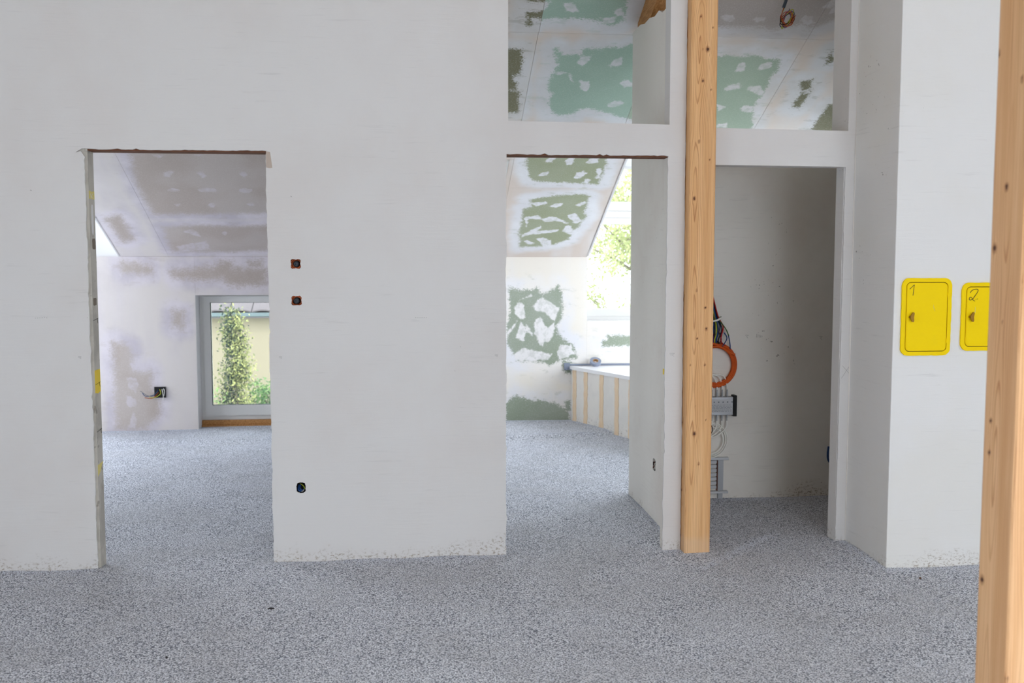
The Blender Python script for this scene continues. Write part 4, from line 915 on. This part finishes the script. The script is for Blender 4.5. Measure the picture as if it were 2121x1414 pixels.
def leaves(pts, size, m, name, parent, q, aspect=.45, droop=0):
    V = []; F = []; Tn = []
    for (p, tone) in pts:
        a = Vector((q.gauss(0, 1), q.gauss(0, 1), q.gauss(0, 1)+.4)).normalized(); b = a.cross(Vector((q.gauss(0, 1), q.gauss(0, 1), q.gauss(0, 1)))).normalized(); c_ = a.cross(b)
        s = size*q.uniform(.7, 1.3); n = len(V)
        V += [p-a*s*.5, p+b*s*aspect*.5+c_*s*.08, p+a*s*.5, p-b*s*aspect*.5+c_*s*.08]
        F += [(n, n+1, n+2), (n, n+2, n+3)]; Tn += [tone]*4
    o = obj(name, V, F, m, parent, kind='stuff')
    at = o.data.attributes.new('tone', 'FLOAT', 'POINT'); at.data.foreach_set('value', np.array(Tn, np.float32)); return o
q = random.Random(21)
def shrub(name, label, cx, cy, z0, z1, rad, n, size, m, prof, stems=5):
    t = thing(name, label, 'shrub'); pts = []; st = MB()
    st.tube([(cx, cy, z0), (cx+.03, cy, (z0+z1)/2), (cx, cy, z1-.15)], [.05, .035, .008], 7)
    tips = []
    for _ in range(130):
        h = q.random(); z = z0+.1+(z1-z0-.1)*h; a = q.uniform(0, 6.28); r = rad*prof(h)*q.uniform(.55, 1.0)
        b0 = Vector((cx, cy, z-.25*rad)); e = Vector((cx+r*math.cos(a), cy+r*math.sin(a), z+.12*rad)); tips.append((b0, e))
        st.tube([b0, b0.lerp(e, .6), e], [.008, .005, .002], 4)
    st.build('stem', M['bark'], t)
    for k in range(n):
        b0, e = tips[k % len(tips)]; f_ = q.uniform(.35, 1.08)
        p = b0.lerp(e, f_)+Vector((q.gauss(0, .055), q.gauss(0, .055), q.gauss(0, .075)))
        tone = min(1, max(0, (f_-.6)*1.6+q.gauss(0, .18)+(.25 if p.x > cx else -.1)))  # sunny side put into the leaf tone: lighter right, darker left
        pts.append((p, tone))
    leaves(pts, size, m, 'foliage', t, q)
    settle(t, (cx, cy, z0)); return t
c = onY(487, 800, 6.6)
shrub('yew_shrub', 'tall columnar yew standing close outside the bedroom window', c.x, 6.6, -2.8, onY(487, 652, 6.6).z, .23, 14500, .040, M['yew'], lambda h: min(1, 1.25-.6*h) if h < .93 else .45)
c = onY(548, 860, 6.9)
shrub('garden_shrub', 'low light green bush to the right of the yew outside', c.x+.12, 6.9, -2.8, onY(540, 795, 6.9).z, .42, 7000, .05, M['hedge'], lambda h: 1 if h < .8 else .8)
c = onY(455, 830, 6.4)
shrub('garden_shrub', 'low light green bush to the left of the yew outside', c.x-.15, 6.4, -2.8, onY(450, 815, 6.4).z, .25, 2500, .05, M['hedge'], lambda h: 1 if h < .8 else .8)
# leafy tree outside the bathroom window
def tree(cx, cy, z0, label, seed, h=7.5, n=42000, spread=3.1):
    q = random.Random(seed); t = thing('garden_tree', label, 'tree'); br = MB(); tips = []
    br.tube(spline([(cx, cy, z0), (cx+.1, cy, z0+1.5), (cx-.05, cy+.1, z0+3), (cx+.1, cy, z0+h*.8)], 4), [.17-.15*i/12 for i in range(13)], 8)
    for i in range(34):
        zb = z0+1.6+(h*.8-1.8)*i/34; a = q.uniform(0, 6.28); L = spread*q.uniform(.55, 1)*(1-.35*i/34); e = Vector((cx+L*math.cos(a), cy+L*math.sin(a), zb+L*q.uniform(.1, .5)))
        b0 = Vector((cx, cy, zb)); mid = b0.lerp(e, .5)+Vector((q.gauss(0, .12), q.gauss(0, .12), q.gauss(0, .15)))
        P = spline([b0, mid, e], 5); br.tube(P, [.035-.03*k/10 for k in range(11)], 5)
        for _ in range(9):
            s = P[q.randint(3, 10)]; e2 = s+Vector((q.gauss(0, .4), q.gauss(0, .4), q.gauss(.08, .3)))
            br.tube([s, s.lerp(e2, .5)+Vector((0, 0, q.gauss(0, .05))), e2], [.010, .006, .003], 4); tips.append((s, e2))
    br.build('branches', M['bark'], t, True)
    pts = []
    for k in range(n):
        s, e = tips[q.randrange(len(tips))]; p = s.lerp(e, q.uniform(.2, 1.1))+Vector((q.gauss(0, .11), q.gauss(0, .11), q.gauss(0, .11)))
        pts.append((p, min(1, max(0, q.gauss(.5, .25)))))
    leaves(pts, .065, M['leaf'], 'foliage', t, q, .5); settle(t, (cx, cy, z0))
tree(4.3, 11.5, -2.8, 'light green leafy tree with bare limbs outside the bathroom window', 4)
tree(9.6, 16.5, -2.8, 'second leafy tree standing further back outside the bathroom window', 8)
print('verts', sum(len(o.data.vertices) for o in bpy.data.objects if o.type == 'MESH'))
